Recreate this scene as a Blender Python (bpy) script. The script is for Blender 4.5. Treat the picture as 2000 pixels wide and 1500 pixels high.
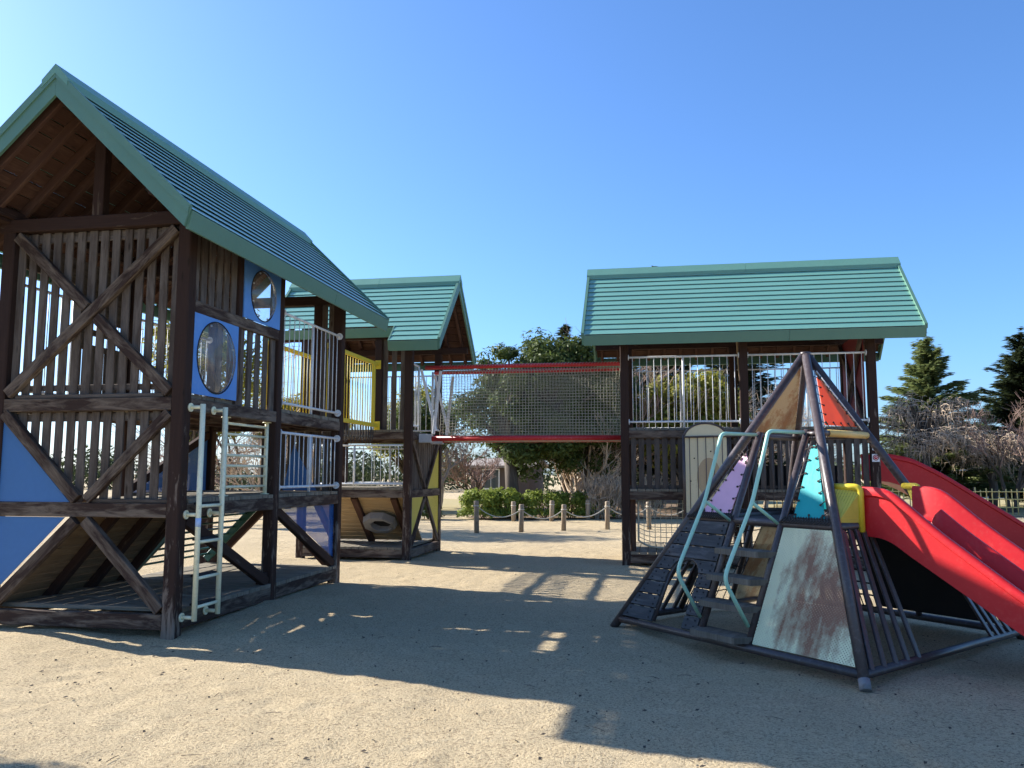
import bpy, math, random
import numpy as np
from mathutils import Vector, Matrix
random.seed(7); RNG = np.random.default_rng(7)
for o in list(bpy.data.objects): bpy.data.objects.remove(o)
SC = bpy.context.scene; C = SC.collection
PI = math.pi

# ------------------------------------------------------------------ camera
cam = bpy.data.objects.new('camera', bpy.data.cameras.new('camera')); C.objects.link(cam)
PIT, ROLL, YAW = 0.10784, 0.002214, 0.177256
F_ = Vector((-math.sin(YAW)*math.cos(PIT), math.cos(YAW)*math.cos(PIT), math.sin(PIT)))
R_ = Vector((math.cos(YAW), math.sin(YAW), 0)); U_ = R_.cross(F_)
R2 = math.cos(ROLL)*R_ + math.sin(ROLL)*U_; U2 = -math.sin(ROLL)*R_ + math.cos(ROLL)*U_
m3 = Matrix((R2, U2, -F_)).transposed()
cam.matrix_world = Matrix.Translation((0, 0, 1.5)) @ m3.to_4x4()
cam.data.sensor_width = 36; cam.data.lens = 1620/2000*36; cam.data.clip_end = 3000; cam.data.clip_start = .05
SC.camera = cam

# ------------------------------------------------------------------ sky + sun
ELEV = math.radians(29.5); SUNXY = Vector((-0.967, 0.2555))
AZ = math.atan2(SUNXY.x, SUNXY.y)
w = bpy.data.worlds.new('World'); SC.world = w; w.use_nodes = True
nt = w.node_tree; nt.nodes.clear()
sky = nt.nodes.new('ShaderNodeTexSky'); sky.sky_type = 'NISHITA'; sky.sun_disc = False
sky.sun_elevation = ELEV; sky.sun_rotation = AZ
sky.air_density = 1.0; sky.dust_density = 1.0; sky.ozone_density = 10.0; sky.altitude = 0
bg = nt.nodes.new('ShaderNodeBackground'); bg.inputs[1].default_value = 0.102
wo = nt.nodes.new('ShaderNodeOutputWorld')
nt.links.new(sky.outputs[0], bg.inputs[0]); nt.links.new(bg.outputs[0], wo.inputs[0])
sl = bpy.data.lights.new('sun', 'SUN'); sl.energy = 4.9; sl.angle = math.radians(0.53); sl.color = (1, .945, .87)
sun = bpy.data.objects.new('sun', sl); C.objects.link(sun)
sdir = Vector((SUNXY.x*math.cos(ELEV), SUNXY.y*math.cos(ELEV), math.sin(ELEV)))
sun.rotation_euler = sdir.to_track_quat('Z', 'Y').to_euler(); sun.location = (-20, 5, 15)
SC.view_settings.view_transform = 'Standard'; SC.view_settings.look = 'None'
SC.view_settings.gamma = 1; SC.view_settings.use_curve_mapping = False
SC.view_settings.exposure = 1.4
SC.cycles.max_bounces = 6; SC.cycles.transparent_max_bounces = 16

# ------------------------------------------------------------------ node materials
class NM:
    def __init__(s, name, rough=.7, spec=.3):
        s.m = bpy.data.materials.new(name); s.m.use_nodes = True; s.t = s.m.node_tree
        s.p = s.t.nodes['Principled BSDF']; s.out = s.t.nodes['Material Output']
        s.p.inputs['Roughness'].default_value = rough; s.p.inputs['Specular IOR Level'].default_value = spec
    def n(s, typ, **kw):
        x = s.t.nodes.new(typ)
        for k, v in kw.items():
            if k in x.inputs: s.set(x.inputs[k], v)
            else: setattr(x, k, v)
        return x
    def set(s, sock, v):
        if isinstance(v, bpy.types.NodeSocket): s.t.links.new(v, sock)
        else: sock.default_value = v
    def math(s, op, a, b=0., c=None, clamp=False):
        x = s.t.nodes.new('ShaderNodeMath'); x.operation = op; x.use_clamp = clamp
        s.set(x.inputs[0], a); s.set(x.inputs[1], b)
        if c is not None: s.set(x.inputs[2], c)
        return x.outputs[0]
    def uv(s, sx=1, sy=1, ox=0., oy=0.):
        t = s.n('ShaderNodeTexCoord'); mp = s.n('ShaderNodeMapping')
        s.t.links.new(t.outputs['UV'], mp.inputs[0]); mp.inputs['Scale'].default_value = (sx, sy, 1)
        mp.inputs['Location'].default_value = (ox, oy, 0)
        return mp.outputs[0]
    def pos(s, sc=(1, 1, 1)):
        g = s.n('ShaderNodeNewGeometry'); mp = s.n('ShaderNodeMapping')
        s.t.links.new(g.outputs['Position'], mp.inputs[0]); mp.inputs['Scale'].default_value = sc
        return mp.outputs[0]
    def noise(s, vec, scale=1., detail=4, rough=.55, dist=0.):
        x = s.t.nodes.new('ShaderNodeTexNoise'); s.set(x.inputs['Vector'], vec)
        x.inputs['Scale'].default_value = scale; x.inputs['Detail'].default_value = detail
        x.inputs['Roughness'].default_value = rough; x.inputs['Distortion'].default_value = dist
        return x.outputs['Fac']
    def ramp(s, fac, stops):
        x = s.t.nodes.new('ShaderNodeValToRGB'); s.set(x.inputs[0], fac); cr = x.color_ramp
        while len(cr.elements) < len(stops): cr.elements.new(.5)
        for e, (p, c) in zip(cr.elements, stops):
            e.position = p; e.color = (c, c, c, 1) if isinstance(c, (int, float)) else (*c, 1)
        return x.outputs[0]
    def mix(s, fac, a, b, mode='MIX'):
        x = s.t.nodes.new('ShaderNodeMix'); x.data_type = 'RGBA'; x.blend_type = mode
        s.set(x.inputs[0], fac)
        for i, v in ((6, a), (7, b)):
            if isinstance(v, tuple) and len(v) == 3: v = (*v, 1)
            s.set(x.inputs[i], v)
        return x.outputs[2]
    def base(s, c):
        if isinstance(c, tuple) and len(c) == 3: c = (*c, 1)
        s.set(s.p.inputs['Base Color'], c); return s
    def bump(s, h, strength=.3, dist=.01):
        b = s.n('ShaderNodeBump'); s.set(b.inputs['Height'], h)
        b.inputs['Strength'].default_value = strength; b.inputs['Distance'].default_value = dist
        s.t.links.new(b.outputs[0], s.p.inputs['Normal']); return s
    def rnd(s): return s.n('ShaderNodeObjectInfo').outputs['Random']
    def island(s): return s.n('ShaderNodeNewGeometry').outputs['Random Per Island']

def wood(name, paint, bare, lo, hi, grain=.35, low_z=0., rough=.85):
    """timber: paint flaking off along the grain (UV x runs along the piece, in metres)"""
    k = NM(name, rough, .15)
    g = k.noise(k.uv(2.2, 55), 1, 5, .6, .6)
    fine = k.noise(k.uv(9, 260), 1, 2)
    mk = k.noise(k.uv(2.6, 13), 1, 6, .68, .5)
    big = k.noise(k.uv(.8, 3), 1, 3)
    mk = k.math('ADD', mk, k.math('MULTIPLY', k.math('SUBTRACT', big, .5), .55))
    if low_z:
        z = k.n('ShaderNodeSeparateXYZ', Vector=k.pos()).outputs[2]
        mk = k.math('ADD', mk, k.math('MULTIPLY', k.math('SUBTRACT', 2.2, z), low_z))
    m = k.ramp(mk, [(lo, 0.), (hi, 1.)])
    r = k.rnd()
    bc = k.mix(g, tuple(x*(1-grain*1.5) for x in bare), tuple(min(1, x*(1+grain*1.1)) for x in bare))
    bc = k.mix(k.math('MULTIPLY', r, .45), bc, tuple(x*.55 for x in bare))
    pc = k.mix(g, tuple(x*.6 for x in paint), tuple(x*1.35 for x in paint))
    c = k.mix(m, pc, bc)
    kn = k.n('ShaderNodeTexVoronoi'); k.set(kn.inputs['Vector'], k.uv(2.1, 9)); kn.inputs['Scale'].default_value = 1
    c = k.mix(k.ramp(kn.outputs['Distance'], [(.05, .75), (.13, 0.)]), c, (.02, .014, .01))
    k.base(c); k.bump(k.math('ADD', k.math('ADD', g, k.math('MULTIPLY', fine, .5)), k.math('MULTIPLY', m, -.5)), .55, .004)
    return k.m
def paintm(name, col, rough=.4, var=.12, dirt=.25, dirtcol=(.12, .09, .06), spec=.45):
    k = NM(name, rough, spec)
    n1 = k.noise(k.pos(), 3.5, 4); n2 = k.noise(k.pos(), 28, 3, .7)
    c = k.mix(n1, tuple(x*(1-var) for x in col), tuple(min(1, x*(1+var)) for x in col))
    d = k.ramp(k.math('ADD', n2, k.math('MULTIPLY', n1, .4)), [(.72, 0.), (.95, dirt)])
    k.base(k.mix(d, c, dirtcol)); k.set(k.p.inputs['Roughness'], k.math('ADD', rough-.08, k.math('MULTIPLY', n2, .2)))
    k.bump(n2, .06, .002)
    return k.m
def perforate(k, pitch, rad):
    """round punched holes in staggered rows, on a UV map in metres"""
    d = pitch*.7071
    t = k.n('ShaderNodeTexCoord'); mp = k.n('ShaderNodeMapping'); k.t.links.new(t.outputs['UV'], mp.inputs[0])
    mp.inputs['Rotation'].default_value = (0, 0, PI/4); mp.inputs['Scale'].default_value = (1/d, 1/d, 1)
    s = k.n('ShaderNodeSeparateXYZ', Vector=mp.outputs[0])
    fx = k.math('SUBTRACT', k.math('FRACT', s.outputs[0]), .5); fy = k.math('SUBTRACT', k.math('FRACT', s.outputs[1]), .5)
    r2 = k.math('ADD', k.math('MULTIPLY', fx, fx), k.math('MULTIPLY', fy, fy))
    hole = k.math('LESS_THAN', r2, (rad/d)**2)
    tr = k.n('ShaderNodeBsdfTransparent'); mx = k.n('ShaderNodeMixShader')
    k.set(mx.inputs[0], hole); k.t.links.new(k.p.outputs[0], mx.inputs[1]); k.t.links.new(tr.outputs[0], mx.inputs[2])
    k.t.links.new(mx.outputs[0], k.out.inputs[0])
M = {}
M['brown'] = wood('flaking_brown_timber', (.045, .026, .020), (.17, .125, .09), .62, .74, .4)
M['post'] = wood('weathered_brown_post', (.044, .026, .020), (.23, .18, .14), .66, .76, .45, .09)
M['beam'] = wood('weathered_beam', (.05, .032, .025), (.205, .16, .12), .42, .62, .4)
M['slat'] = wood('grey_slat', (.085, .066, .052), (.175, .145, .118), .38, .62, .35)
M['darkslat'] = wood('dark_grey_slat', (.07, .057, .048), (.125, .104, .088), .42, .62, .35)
M['deck'] = wood('deck_plank', (.17, .15, .11), (.27, .235, .18), .42, .62, .4)
M['ramp'] = wood('pine_plank', (.40, .28, .15), (.50, .36, .2), .4, .6, .3)  # lit copy: sunlit tan of the middle tower's ramp put into the colour
M['rampdark'] = wood('shaded_ramp_board', (.17, .115, .065), (.25, .175, .10), .4, .6, .35)  # darker copy of the ramp wood, with the near ramp's shade in its colour
M['plank'] = wood('charcoal_plank', (.075, .075, .075), (.15, .145, .14), .48, .66, .5)
M['tread'] = wood('stair_tread', (.13, .11, .085), (.22, .19, .15), .4, .6, .4)
M['under'] = wood('reddish_ceiling_board', (.085, .045, .032), (.14, .08, .056), .5, .7, .4)
M['bollard'] = wood('bollard_wood', (.26, .2, .14), (.36, .3, .22), .45, .6, .35)
M['bark'] = wood('bark', (.075, .06, .047), (.14, .115, .09), .45, .62, .6)
M['twig'] = wood('twig_bark', (.42, .32, .225), (.60, .48, .36), .4, .6, .3)
M['redtwig'] = wood('reddish_twig', (.24, .155, .125), (.38, .27, .22), .4, .6, .3)
k = NM('green_roof_metal', .36, .6)
n1 = k.noise(k.pos((1, 1, 1)), 1.3, 4); n2 = k.noise(k.pos((1, 1, 1)), 14, 4, .65)
cc = k.mix(n1, (.135, .325, .235), (.17, .385, .285)); cc = k.mix(k.math('MULTIPLY', k.rnd(), .25), cc, (.19, .39, .31))
cc = k.mix(k.ramp(n2, [(.58, 0.), (.8, .3)]), cc, (.3, .36, .32))
k.base(cc); k.set(k.p.inputs['Roughness'], k.math('ADD', .26, k.math('MULTIPLY', n2, .25))); k.bump(n1, .12, .01); k.p.inputs['Coat Weight'].default_value = .8; k.p.inputs['Coat Roughness'].default_value = .2; M['roof'] = k.m
M['trim'] = paintm('green_trim_metal', (.10, .215, .15), .45, .1, .15)
M['ridge'] = paintm('green_ridge_metal', (.135, .30, .22), .45, .12, .2)
M['white'] = paintm('white_paint', (.74, .75, .74), .4, .06, .35)
M['cream'] = paintm('cream_paint', (.86, .84, .58), .4, .06, .3, (.3, .25, .15))
M['mint'] = paintm('mint_paint', (.38, .66, .50), .42, .1, .35, (.5, .55, .55))
M['pipe'] = paintm('brown_pipe_paint', (.056, .040, .037), .38, .15, .25, (.2, .2, .2), .6)
M['red'] = paintm('red_plastic', (.54, .017, .020), .42, .15, .2, (.56, .11, .09), .3)
M['redpipe'] = paintm('red_pipe_paint', (.5, .018, .022), .4, .1, .18, (.6, .4, .38))
M['redpanel'] = paintm('red_panel_paint', (.17, .012, .012), .6)
M['yellow'] = paintm('yellow_paint', (.72, .54, .035), .45, .1, .2, (.3, .22, .05))
M['yellowpad'] = paintm('yellow_bar_paint', (.72, .5, .16), .5, .08, .15)
M['tan'] = paintm('cream_board', (.70, .60, .37), .55, .06, .15)
M['tandisc'] = paintm('tan_board', (.5, .36, .2), .6, .08, .15)
M['blue'] = paintm('blue_board', (.10, .285, .66), .45, .16, .3, (.3, .42, .62))
M['greensteel'] = paintm('green_steel', (.02, .1, .07), .4, .1, .1)
M['black'] = paintm('black_rubber', (.012, .012, .014), .8, .1, .1)
M['grey'] = paintm('grey_board', (.22, .2, .185), .7, .12, .3)
M['worn'] = paintm('worn_bare_steel', (.2, .19, .185), .6, .25, .6)
M['lightgrey'] = paintm('light_grey_board', (.24, .225, .205), .65, .12, .3)
M['galv'] = paintm('galvanised_steel', (.45, .47, .48), .38, .12, .25)
def perfm(name, col, pitch, rad, rust=0., rustcol=(.17, .06, .03), area=None):
    k = NM(name, .45, .4)
    n1 = k.noise(k.uv(2.4, 1.1), 1.5, 5, .62, .3); n2 = k.noise(k.uv(7, 5), 2.2, 5, .7)
    c = k.mix(n2, tuple(x*.9 for x in col), tuple(min(1, x*1.08) for x in col))
    if rust:
        r = k.math('ADD', k.math('MULTIPLY', n1, .8), k.math('MULTIPLY', n2, .4))
        if area:
            s = k.n('ShaderNodeSeparateXYZ', Vector=k.uv()); ax_ = k.math('DIVIDE', k.math('SUBTRACT', s.outputs[0], area[0]), area[2]); ay_ = k.math('DIVIDE', k.math('SUBTRACT', s.outputs[1], area[1]), area[3])
            st = k.noise(k.uv(16, 1.6), 1, 4, .6); ds = k.math('SQRT', k.math('ADD', k.math('MULTIPLY', ax_, ax_), k.math('MULTIPLY', ay_, ay_)))
            r = k.math('ADD', k.math('ADD', k.math('MULTIPLY', r, .75), k.math('MULTIPLY', st, .34)), k.math('MULTIPLY', k.math('SUBTRACT', .72, ds), .30))
        c = k.mix(k.ramp(r, [(rust, 0.), (rust+.09, .5), (rust+.2, .95)] if area else [(rust, 0.), (rust+.045, .55), (rust+.12, .95)]), c, k.mix(n2, tuple(x*.7 for x in rustcol), tuple(x*1.7 for x in rustcol)))
    k.base(c); perforate(k, pitch, rad); return k.m
M['perfmint'] = perfm('perforated_mint_sheet', (.76, .76, .48), .028, .0052, .505, (.21, .085, .042), (3.54, 3.43, .42, .56))
M['perfrust'] = perfm('perforated_rusty_sheet', (.60, .53, .33), .026, .0055, .555, (.3, .15, .06))
M['perfblue'] = perfm('perforated_blue_sheet', (.055, .19, .46), .020, .0032)
M['perfyel'] = perfm('perforated_yellow_sheet', (.66, .55, .08), .016, .0026)
M['meshblue'] = perfm('blue_mesh_sheet', (.02, .13, .40), .02, .0062)
def tarp(name, col, tr=.35):
    k = NM(name, .5, .3); n = k.noise(k.pos(), 6, 3)
    c = k.mix(n, tuple(x*.88 for x in col), tuple(min(1, x*1.1) for x in col)); k.base(c)
    t = k.n('ShaderNodeBsdfTranslucent'); k.set(t.inputs[0], c); mx = k.n('ShaderNodeMixShader'); mx.inputs[0].default_value = tr
    k.t.links.new(k.p.outputs[0], mx.inputs[1]); k.t.links.new(t.outputs[0], mx.inputs[2]); k.t.links.new(mx.outputs[0], k.out.inputs[0])
    k.bump(k.noise(k.pos((1, 1, .4)), 9, 3), .25, .02); return k.m
M['orange'] = tarp('orange_tarp', (.88, .23, .09), .5)
M['pink'] = tarp('pink_tarp', (.95, .60, .74), .35)
M['teal'] = tarp('turquoise_tarp', (.02, .55, .55), .45)
def rope(name, a, b):
    k = NM(name, .9, .1); n = k.noise(k.pos(), 90, 2); k.base(k.mix(n, a, b)); return k.m
M['rope'] = rope('pale_rope', (.42, .38, .3), (.62, .57, .46))
M['netrope'] = rope('grey_net_rope', (.30, .29, .22), (.48, .455, .35))
M['darkrope'] = rope('dark_rope', (.035, .03, .028), (.09, .08, .07))
M['bamboo'] = rope('bamboo', (.66, .46, .15), (.82, .62, .26))
k = NM('acrylic', .05, .5); k.base((.8, .85, .85)); gl = k.n('ShaderNodeBsdfGlossy'); gl.inputs['Roughness'].default_value = .04
tr = k.n('ShaderNodeBsdfTransparent'); tr.inputs[0].default_value = (.86, .89, .9, 1); lw = k.n('ShaderNodeLayerWeight'); lw.inputs[0].default_value = .35
mx = k.n('ShaderNodeMixShader'); k.set(mx.inputs[0], k.math('ADD', k.math('MULTIPLY', lw.outputs['Fresnel'], .4), .04, clamp=True))
k.t.links.new(tr.outputs[0], mx.inputs[1]); k.t.links.new(gl.outputs[0], mx.inputs[2]); df = k.n('ShaderNodeBsdfDiffuse'); df.inputs[0].default_value = (.75, .76, .76, 1); m2 = k.n('ShaderNodeMixShader'); k.set(m2.inputs[0], k.math('MULTIPLY', k.noise(k.pos(), 7, 4, .7), .28))
k.t.links.new(mx.outputs[0], m2.inputs[1]); k.t.links.new(df.outputs[0], m2.inputs[2]); k.t.links.new(m2.outputs[0], k.out.inputs[0]); M['acrylic'] = k.m
k = NM('window_glass', .08, .6); k.base((.05, .07, .075)); M['glass'] = k.m
# sand
k = NM('sand', .95, .1)
a = k.noise(k.pos(), .35, 4); b = k.noise(k.pos(), 2.6, 5, .6); c_ = k.noise(k.pos(), 55, 4, .75); d_ = k.noise(k.pos(), 190, 2, .7)
col = k.mix(k.ramp(a, [(.3, 0.), (.7, 1.)]), (.50, .40, .245), (.57, .46, .285))
col = k.mix(k.ramp(b, [(.35, .0), (.75, .4)]), col, (.40, .305, .17))
col = k.mix(k.ramp(c_, [(.37, .9), (.52, 0.)]), col, (.15, .105, .06))
col = k.mix(k.ramp(d_, [(.5, 0.), (.66, .75)]), col, (.74, .61, .40))
vo = k.noise(k.pos((1, 1, 1)), 21, 5, .7, 1.2)
col = k.mix(k.ramp(vo, [(.27, .7), (.365, 0.)]), col, (.15, .115, .08))
k.base(col); hgt = k.math('ADD', k.math('MULTIPLY', b, .8), k.math('ADD', k.math('MULTIPLY', c_, .5), k.math('MULTIPLY', d_, .16)))
k.bump(hgt, 1., .045); M['sand'] = k.m
def groundm(name, c1, c2, sc=8):
    k = NM(name, .95, .1); a = k.noise(k.pos(), sc, 6, .7); b = k.noise(k.pos(), .5, 3)
    k.base(k.mix(k.math('ADD', k.math('MULTIPLY', a, .7), k.math('MULTIPLY', b, .3)), c1, c2)); k.bump(a, .8, .05); return k.m
M['soil'] = groundm('leaf_litter_soil', (.05, .035, .022), (.28, .2, .13), 14)
M['lawn'] = groundm('dry_lawn', (.2, .17, .08), (.48, .4, .22), 6)
M['wall'] = groundm('house_wall', (.26, .22, .19), (.34, .3, .26), 3)
M['whitewall'] = groundm('white_wall', (.62, .6, .57), (.7, .69, .66), 2)
M['brownwall'] = groundm('brown_wall', (.1, .08, .07), (.15, .12, .1), 3)
M['tile'] = groundm('roof_tile', (.12, .115, .11), (.2, .19, .18), 5)
def leafm(name, dark, light, tr=.25, rough=.5, spec=.35):
    k = NM(name, rough, spec); r = k.island(); n = k.noise(k.pos(), 1.3, 3)
    f = k.math('ADD', k.math('MULTIPLY', r, .6), k.math('MULTIPLY', n, .45))
    c = k.mix(f, dark, light); k.base(c)
    t = k.n('ShaderNodeBsdfTranslucent'); k.set(t.inputs[0], k.mix(.5, c, (*light, 1))); mx = k.n('ShaderNodeMixShader'); mx.inputs[0].default_value = tr
    k.t.links.new(k.p.outputs[0], mx.inputs[1]); k.t.links.new(t.outputs[0], mx.inputs[2]); k.t.links.new(mx.outputs[0], k.out.inputs[0]); return k.m
M['leaf'] = leafm('evergreen_leaf', (.022, .042, .012), (.115, .15, .036), .28, .6, .2)
M['leafy'] = leafm('yellow_green_leaf', (.10, .11, .018), (.32, .30, .05), .4, .6, .2)
M['hedge'] = leafm('hedge_leaf', (.055, .09, .016), (.34, .40, .07), .4, .6, .2)
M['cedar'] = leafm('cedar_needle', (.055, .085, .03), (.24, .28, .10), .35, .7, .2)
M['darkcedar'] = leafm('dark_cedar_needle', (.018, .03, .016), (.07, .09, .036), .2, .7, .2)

# ------------------------------------------------------------------ mesh builder
class MB:
    def __init__(s): s.v = []; s.f = []; s.uv = []
    def face(s, idx, uvs): s.f.append(tuple(idx)); s.uv.append(uvs)
    def beam(s, a, b, w, d, up=(0, 0, 1), ch=.006):
        """bar from a to b; w across, d along 'up'; chamfered edges"""
        a = Vector(a); b = Vector(b); x = (b-a); L = x.length; x.normalize(); u = Vector(up)
        u = (u - x*u.dot(x))
        if u.length < 1e-4: u = Vector((0, 1, 0)) - x*x.y
        u.normalize(); r = x.cross(u)
        hw, hd = w/2, d/2; c = min(ch, hw*.4, hd*.4)
        pr = [(hw-c, -hd), (hw, -hd+c), (hw, hd-c), (hw-c, hd), (-hw+c, hd), (-hw, hd-c), (-hw, -hd+c), (-hw+c, -hd)]
        s.prism_frame(pr, a, r, u, x, L)
    def prism_frame(s, pr, a, r, u, x, L):
        n = len(pr); i0 = len(s.v); o1 = random.random()*40; o2 = random.random()*40
        for t in (0, L):
            for p in pr: s.v.append(a + r*p[0] + u*p[1] + x*t)
        acc = [0]
        for i in range(n):
            p, q = pr[i], pr[(i+1) % n]; acc.append(acc[-1] + math.hypot(q[0]-p[0], q[1]-p[1]))
        for i in range(n):
            j = (i+1) % n
            s.face((i0+i, i0+j, i0+n+j, i0+n+i), [(o1, o2+acc[i]), (o1, o2+acc[i+1]), (o1+L, o2+acc[i+1]), (o1+L, o2+acc[i])])
        s.face([i0+i for i in range(n)][::-1], [(o1+pr[i][1]*.3, o2+pr[i][0]) for i in range(n)][::-1])
        s.face([i0+n+i for i in range(n)], [(o1+pr[i][1]*.3, o2+pr[i][0]) for i in range(n)])
    def box(s, lo, hi, ax=0, ch=.006):
        lo = Vector(lo); hi = Vector(hi); c = (lo+hi)/2; d = hi-lo
        e = [Vector((1, 0, 0)), Vector((0, 1, 0)), Vector((0, 0, 1))]
        a = c - e[ax]*d[ax]/2; b = c + e[ax]*d[ax]/2
        up = 2 if ax != 2 else 1; oth = 3-ax-up
        s.beam(a, b, d[oth], d[up], e[up], ch)
    def poly(s, pts, th, n=None):
        """flat plate: polygon pts (3D, planar), thickness th along normal n, centred; UV in metres on its plane"""
        P = [Vector(p) for p in pts]
        if n is None: n = (P[1]-P[0]).cross(P[2]-P[0])
        n = Vector(n).normalized(); ex = (P[1]-P[0]).normalized(); ex = (ex-n*ex.dot(n)).normalized(); ey = n.cross(ex)
        uv = [((p-P[0]).dot(ex)+3, (p-P[0]).dot(ey)+3) for p in P]; k = len(P); i0 = len(s.v)
        for t in (th/2, -th/2): s.v += [p+n*t for p in P]
        s.face([i0+i for i in range(k)], uv); s.face([i0+k+i for i in range(k)][::-1], uv[::-1])
        for i in range(k):
            j = (i+1) % k; s.face((i0+i, i0+k+i, i0+k+j, i0+j), [uv[i], uv[i], uv[j], uv[j]])
    def tube(s, pts, r, n=8, cap=True, r2=None):
        P = [Vector(p) for p in pts]; m = len(P); i0 = len(s.v); L = 0; o = random.random()*30
        t0 = (P[1]-P[0]).normalized(); ref = Vector((0, 0, 1)) if abs(t0.z) < .9 else Vector((1, 0, 0))
        u = (ref - t0*ref.dot(t0)).normalized(); Ls = []
        for i in range(m):
            if i == 0: t = t0
            elif i == m-1: t = (P[i]-P[i-1]).normalized()
            else: t = ((P[i]-P[i-1]).normalized()+(P[i+1]-P[i]).normalized())
            if t.length < 1e-6: t = t0
            t.normalize(); u = (u - t*u.dot(t)).normalized(); vv = t.cross(u)
            if i: L += (P[i]-P[i-1]).length
            Ls.append(L); rr = r if r2 is None else r + (r2-r)*i/(m-1)
            for k in range(n):
                a = 2*PI*k/n; s.v.append(P[i]+(u*math.cos(a)+vv*math.sin(a))*rr)
        for i in range(m-1):
            for k in range(n):
                k2 = (k+1) % n; a = i0+i*n
                q = [(o+Ls[i], k/n*2*PI*r), (o+Ls[i], (k+1)/n*2*PI*r), (o+Ls[i+1], (k+1)/n*2*PI*r), (o+Ls[i+1], k/n*2*PI*r)]
                s.face((a+k, a+k2, a+n+k2, a+n+k), q)
        if cap:
            s.face([i0+k for k in range(n)][::-1], [(o, k*.01) for k in range(n)]); e = i0+(m-1)*n
            s.face([e+k for k in range(n)], [(o, k*.01) for k in range(n)])
    def disc(s, c, nrm, r, th, n=16):
        nrm = Vector(nrm).normalized(); c = Vector(c); s.tube([c-nrm*th/2, c+nrm*th/2], r, n)
    def build(s, name, mat, parent=None, smooth=False, kind=None, label=None):
        org = parent_origin(parent)
        me = bpy.data.meshes.new(name); me.from_pydata([tuple(Vector(v)-org) for v in s.v], [], s.f)
        uvl = me.uv_layers.new(name='UVMap'); flat = [c for f in s.uv for p in f for c in p]
        uvl.data.foreach_set('uv', flat)
        me.materials.append(M[mat] if isinstance(mat, str) else mat)
        if smooth:
            me.polygons.foreach_set('use_smooth', [len(f) == 4 for f in s.f])
        o = bpy.data.objects.new(name, me); C.objects.link(o)
        if parent: o.parent = parent
        if kind: o['kind'] = kind
        if label: o['label'] = label
        return o
ORG = {}
def parent_origin(p):
    v = Vector((0, 0, 0))
    while p is not None: v += p.location; p = p.parent
    return v
def thing(name, label, cat, loc, group=None):
    e = bpy.data.objects.new(name, None); C.objects.link(e); e.location = loc; e.empty_display_size = .3
    e['label'] = label; e['category'] = cat
    if group: e['group'] = group
    return e
def tag(o, label, cat, group=None):
    o['label'] = label; o['category'] = cat
    if group: o['group'] = group
    return o
def B1(name, mat, par, a, b, w, d, up=(0, 0, 1), ch=.006):
    m = MB(); m.beam(a, b, w, d, up, ch); return m.build(name, mat, par)
def X1(name, mat, par, lo, hi, ax=0, ch=.006):
    m = MB(); m.box(lo, hi, ax, ch); return m.build(name, mat, par)
def T1(name, mat, par, pts, r, n=8):
    m = MB(); m.tube(pts, r, n); return m.build(name, mat, par, True)
def P1(name, mat, par, pts, th, n=None):
    m = MB(); m.poly(pts, th, n); return m.build(name, mat, par)
def J(x): return random.uniform(-x, x)
def arc(pts, r=.06, n=5):
    """round the corners of a polyline"""
    P = [Vector(p) for p in pts]; out = [P[0]]
    for i in range(1, len(P)-1):
        a, b, c = P[i-1], P[i], P[i+1]; d1 = min(r, (a-b).length*.45); d2 = min(r, (c-b).length*.45)
        p = b+(a-b).normalized()*d1; q = b+(c-b).normalized()*d2
        for k in range(n+1):
            t = k/n; out.append(p*(1-t)**2 + b*2*t*(1-t) + q*t*t)
    out.append(P[-1]); return out
# ------------------------------------------------------------------ ground
def grid_axis(a, b, fine, far, grow=1.25):
    xs = list(np.arange(a, b+1e-6, fine)); s = fine
    while xs[-1] < far: s *= grow; xs.append(xs[-1]+s)
    s = fine; lo = []
    x = a
    while x > -far: s *= grow; x -= s; lo.append(x)
    return np.array(lo[::-1]+xs)
def refine(a, lo, hi, st): return np.concatenate([a[a < lo-1e-6], np.arange(lo, hi, st), a[a >= hi]])
gx = refine(grid_axis(-10, 9, .09, 900), -5.2, 3.8, .028); gy = refine(grid_axis(1, 26, .09, 900), 2.8, 9.5, .028)
X, Y = np.meshgrid(gx, gy)
def vnoise(X, Y, f, seed):
    r = np.random.default_rng(seed); N_ = 512; t = r.random((N_, N_)); x = X*f; y = Y*f
    xi = np.floor(x).astype(int); yi = np.floor(y).astype(int); fx = x-xi; fy = y-yi; fx = fx*fx*(3-2*fx); fy = fy*fy*(3-2*fy)
    g = lambda a, b: t[(yi+b) % N_, (xi+a) % N_]
    return (g(0, 0)*(1-fx)+g(1, 0)*fx)*(1-fy)+(g(0, 1)*(1-fx)+g(1, 1)*fx)*fy - .5
Z = vnoise(X, Y, .45, 1)*.05+vnoise(X, Y, 1.6, 2)*.022+vnoise(X, Y, 4.7, 3)*.012+vnoise(X, Y, 9, 5)*.012+vnoise(X, Y, 17, 6)*.006*np.clip((10-Y)/2, 0, 1)
fade = np.clip((30-np.abs(X))/12, 0, 1)*np.clip((34-Y)/10, 0, 1); Z = Z*fade
for (mx_, my_, mr, mh) in ((-4.0, 7.7, .55, .05), (-4.1, 8.9, .6, .06), (-4.0, 10.2, .8, .05), (-.7, 13.6, .6, .05), (1.0, 6.6, .8, -.03), (.3, 7.5, .6, -.06), (-5.5, 6.8, .8, .03), (-4.4, 13.6, .5, .03), (-6.5, 13.4, .4, .06)):
    Z += mh*np.exp(-((X-mx_)**2+(Y-my_)**2)/mr**2)
ny, nx = X.shape
me = bpy.data.meshes.new('ground'); V = np.stack([X, Y, Z], -1).reshape(-1, 3)
ii = (np.arange(ny-1)[:, None]*nx+np.arange(nx-1)[None]).reshape(-1)
Fq = np.stack([ii, ii+1, ii+nx+1, ii+nx], -1)
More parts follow.
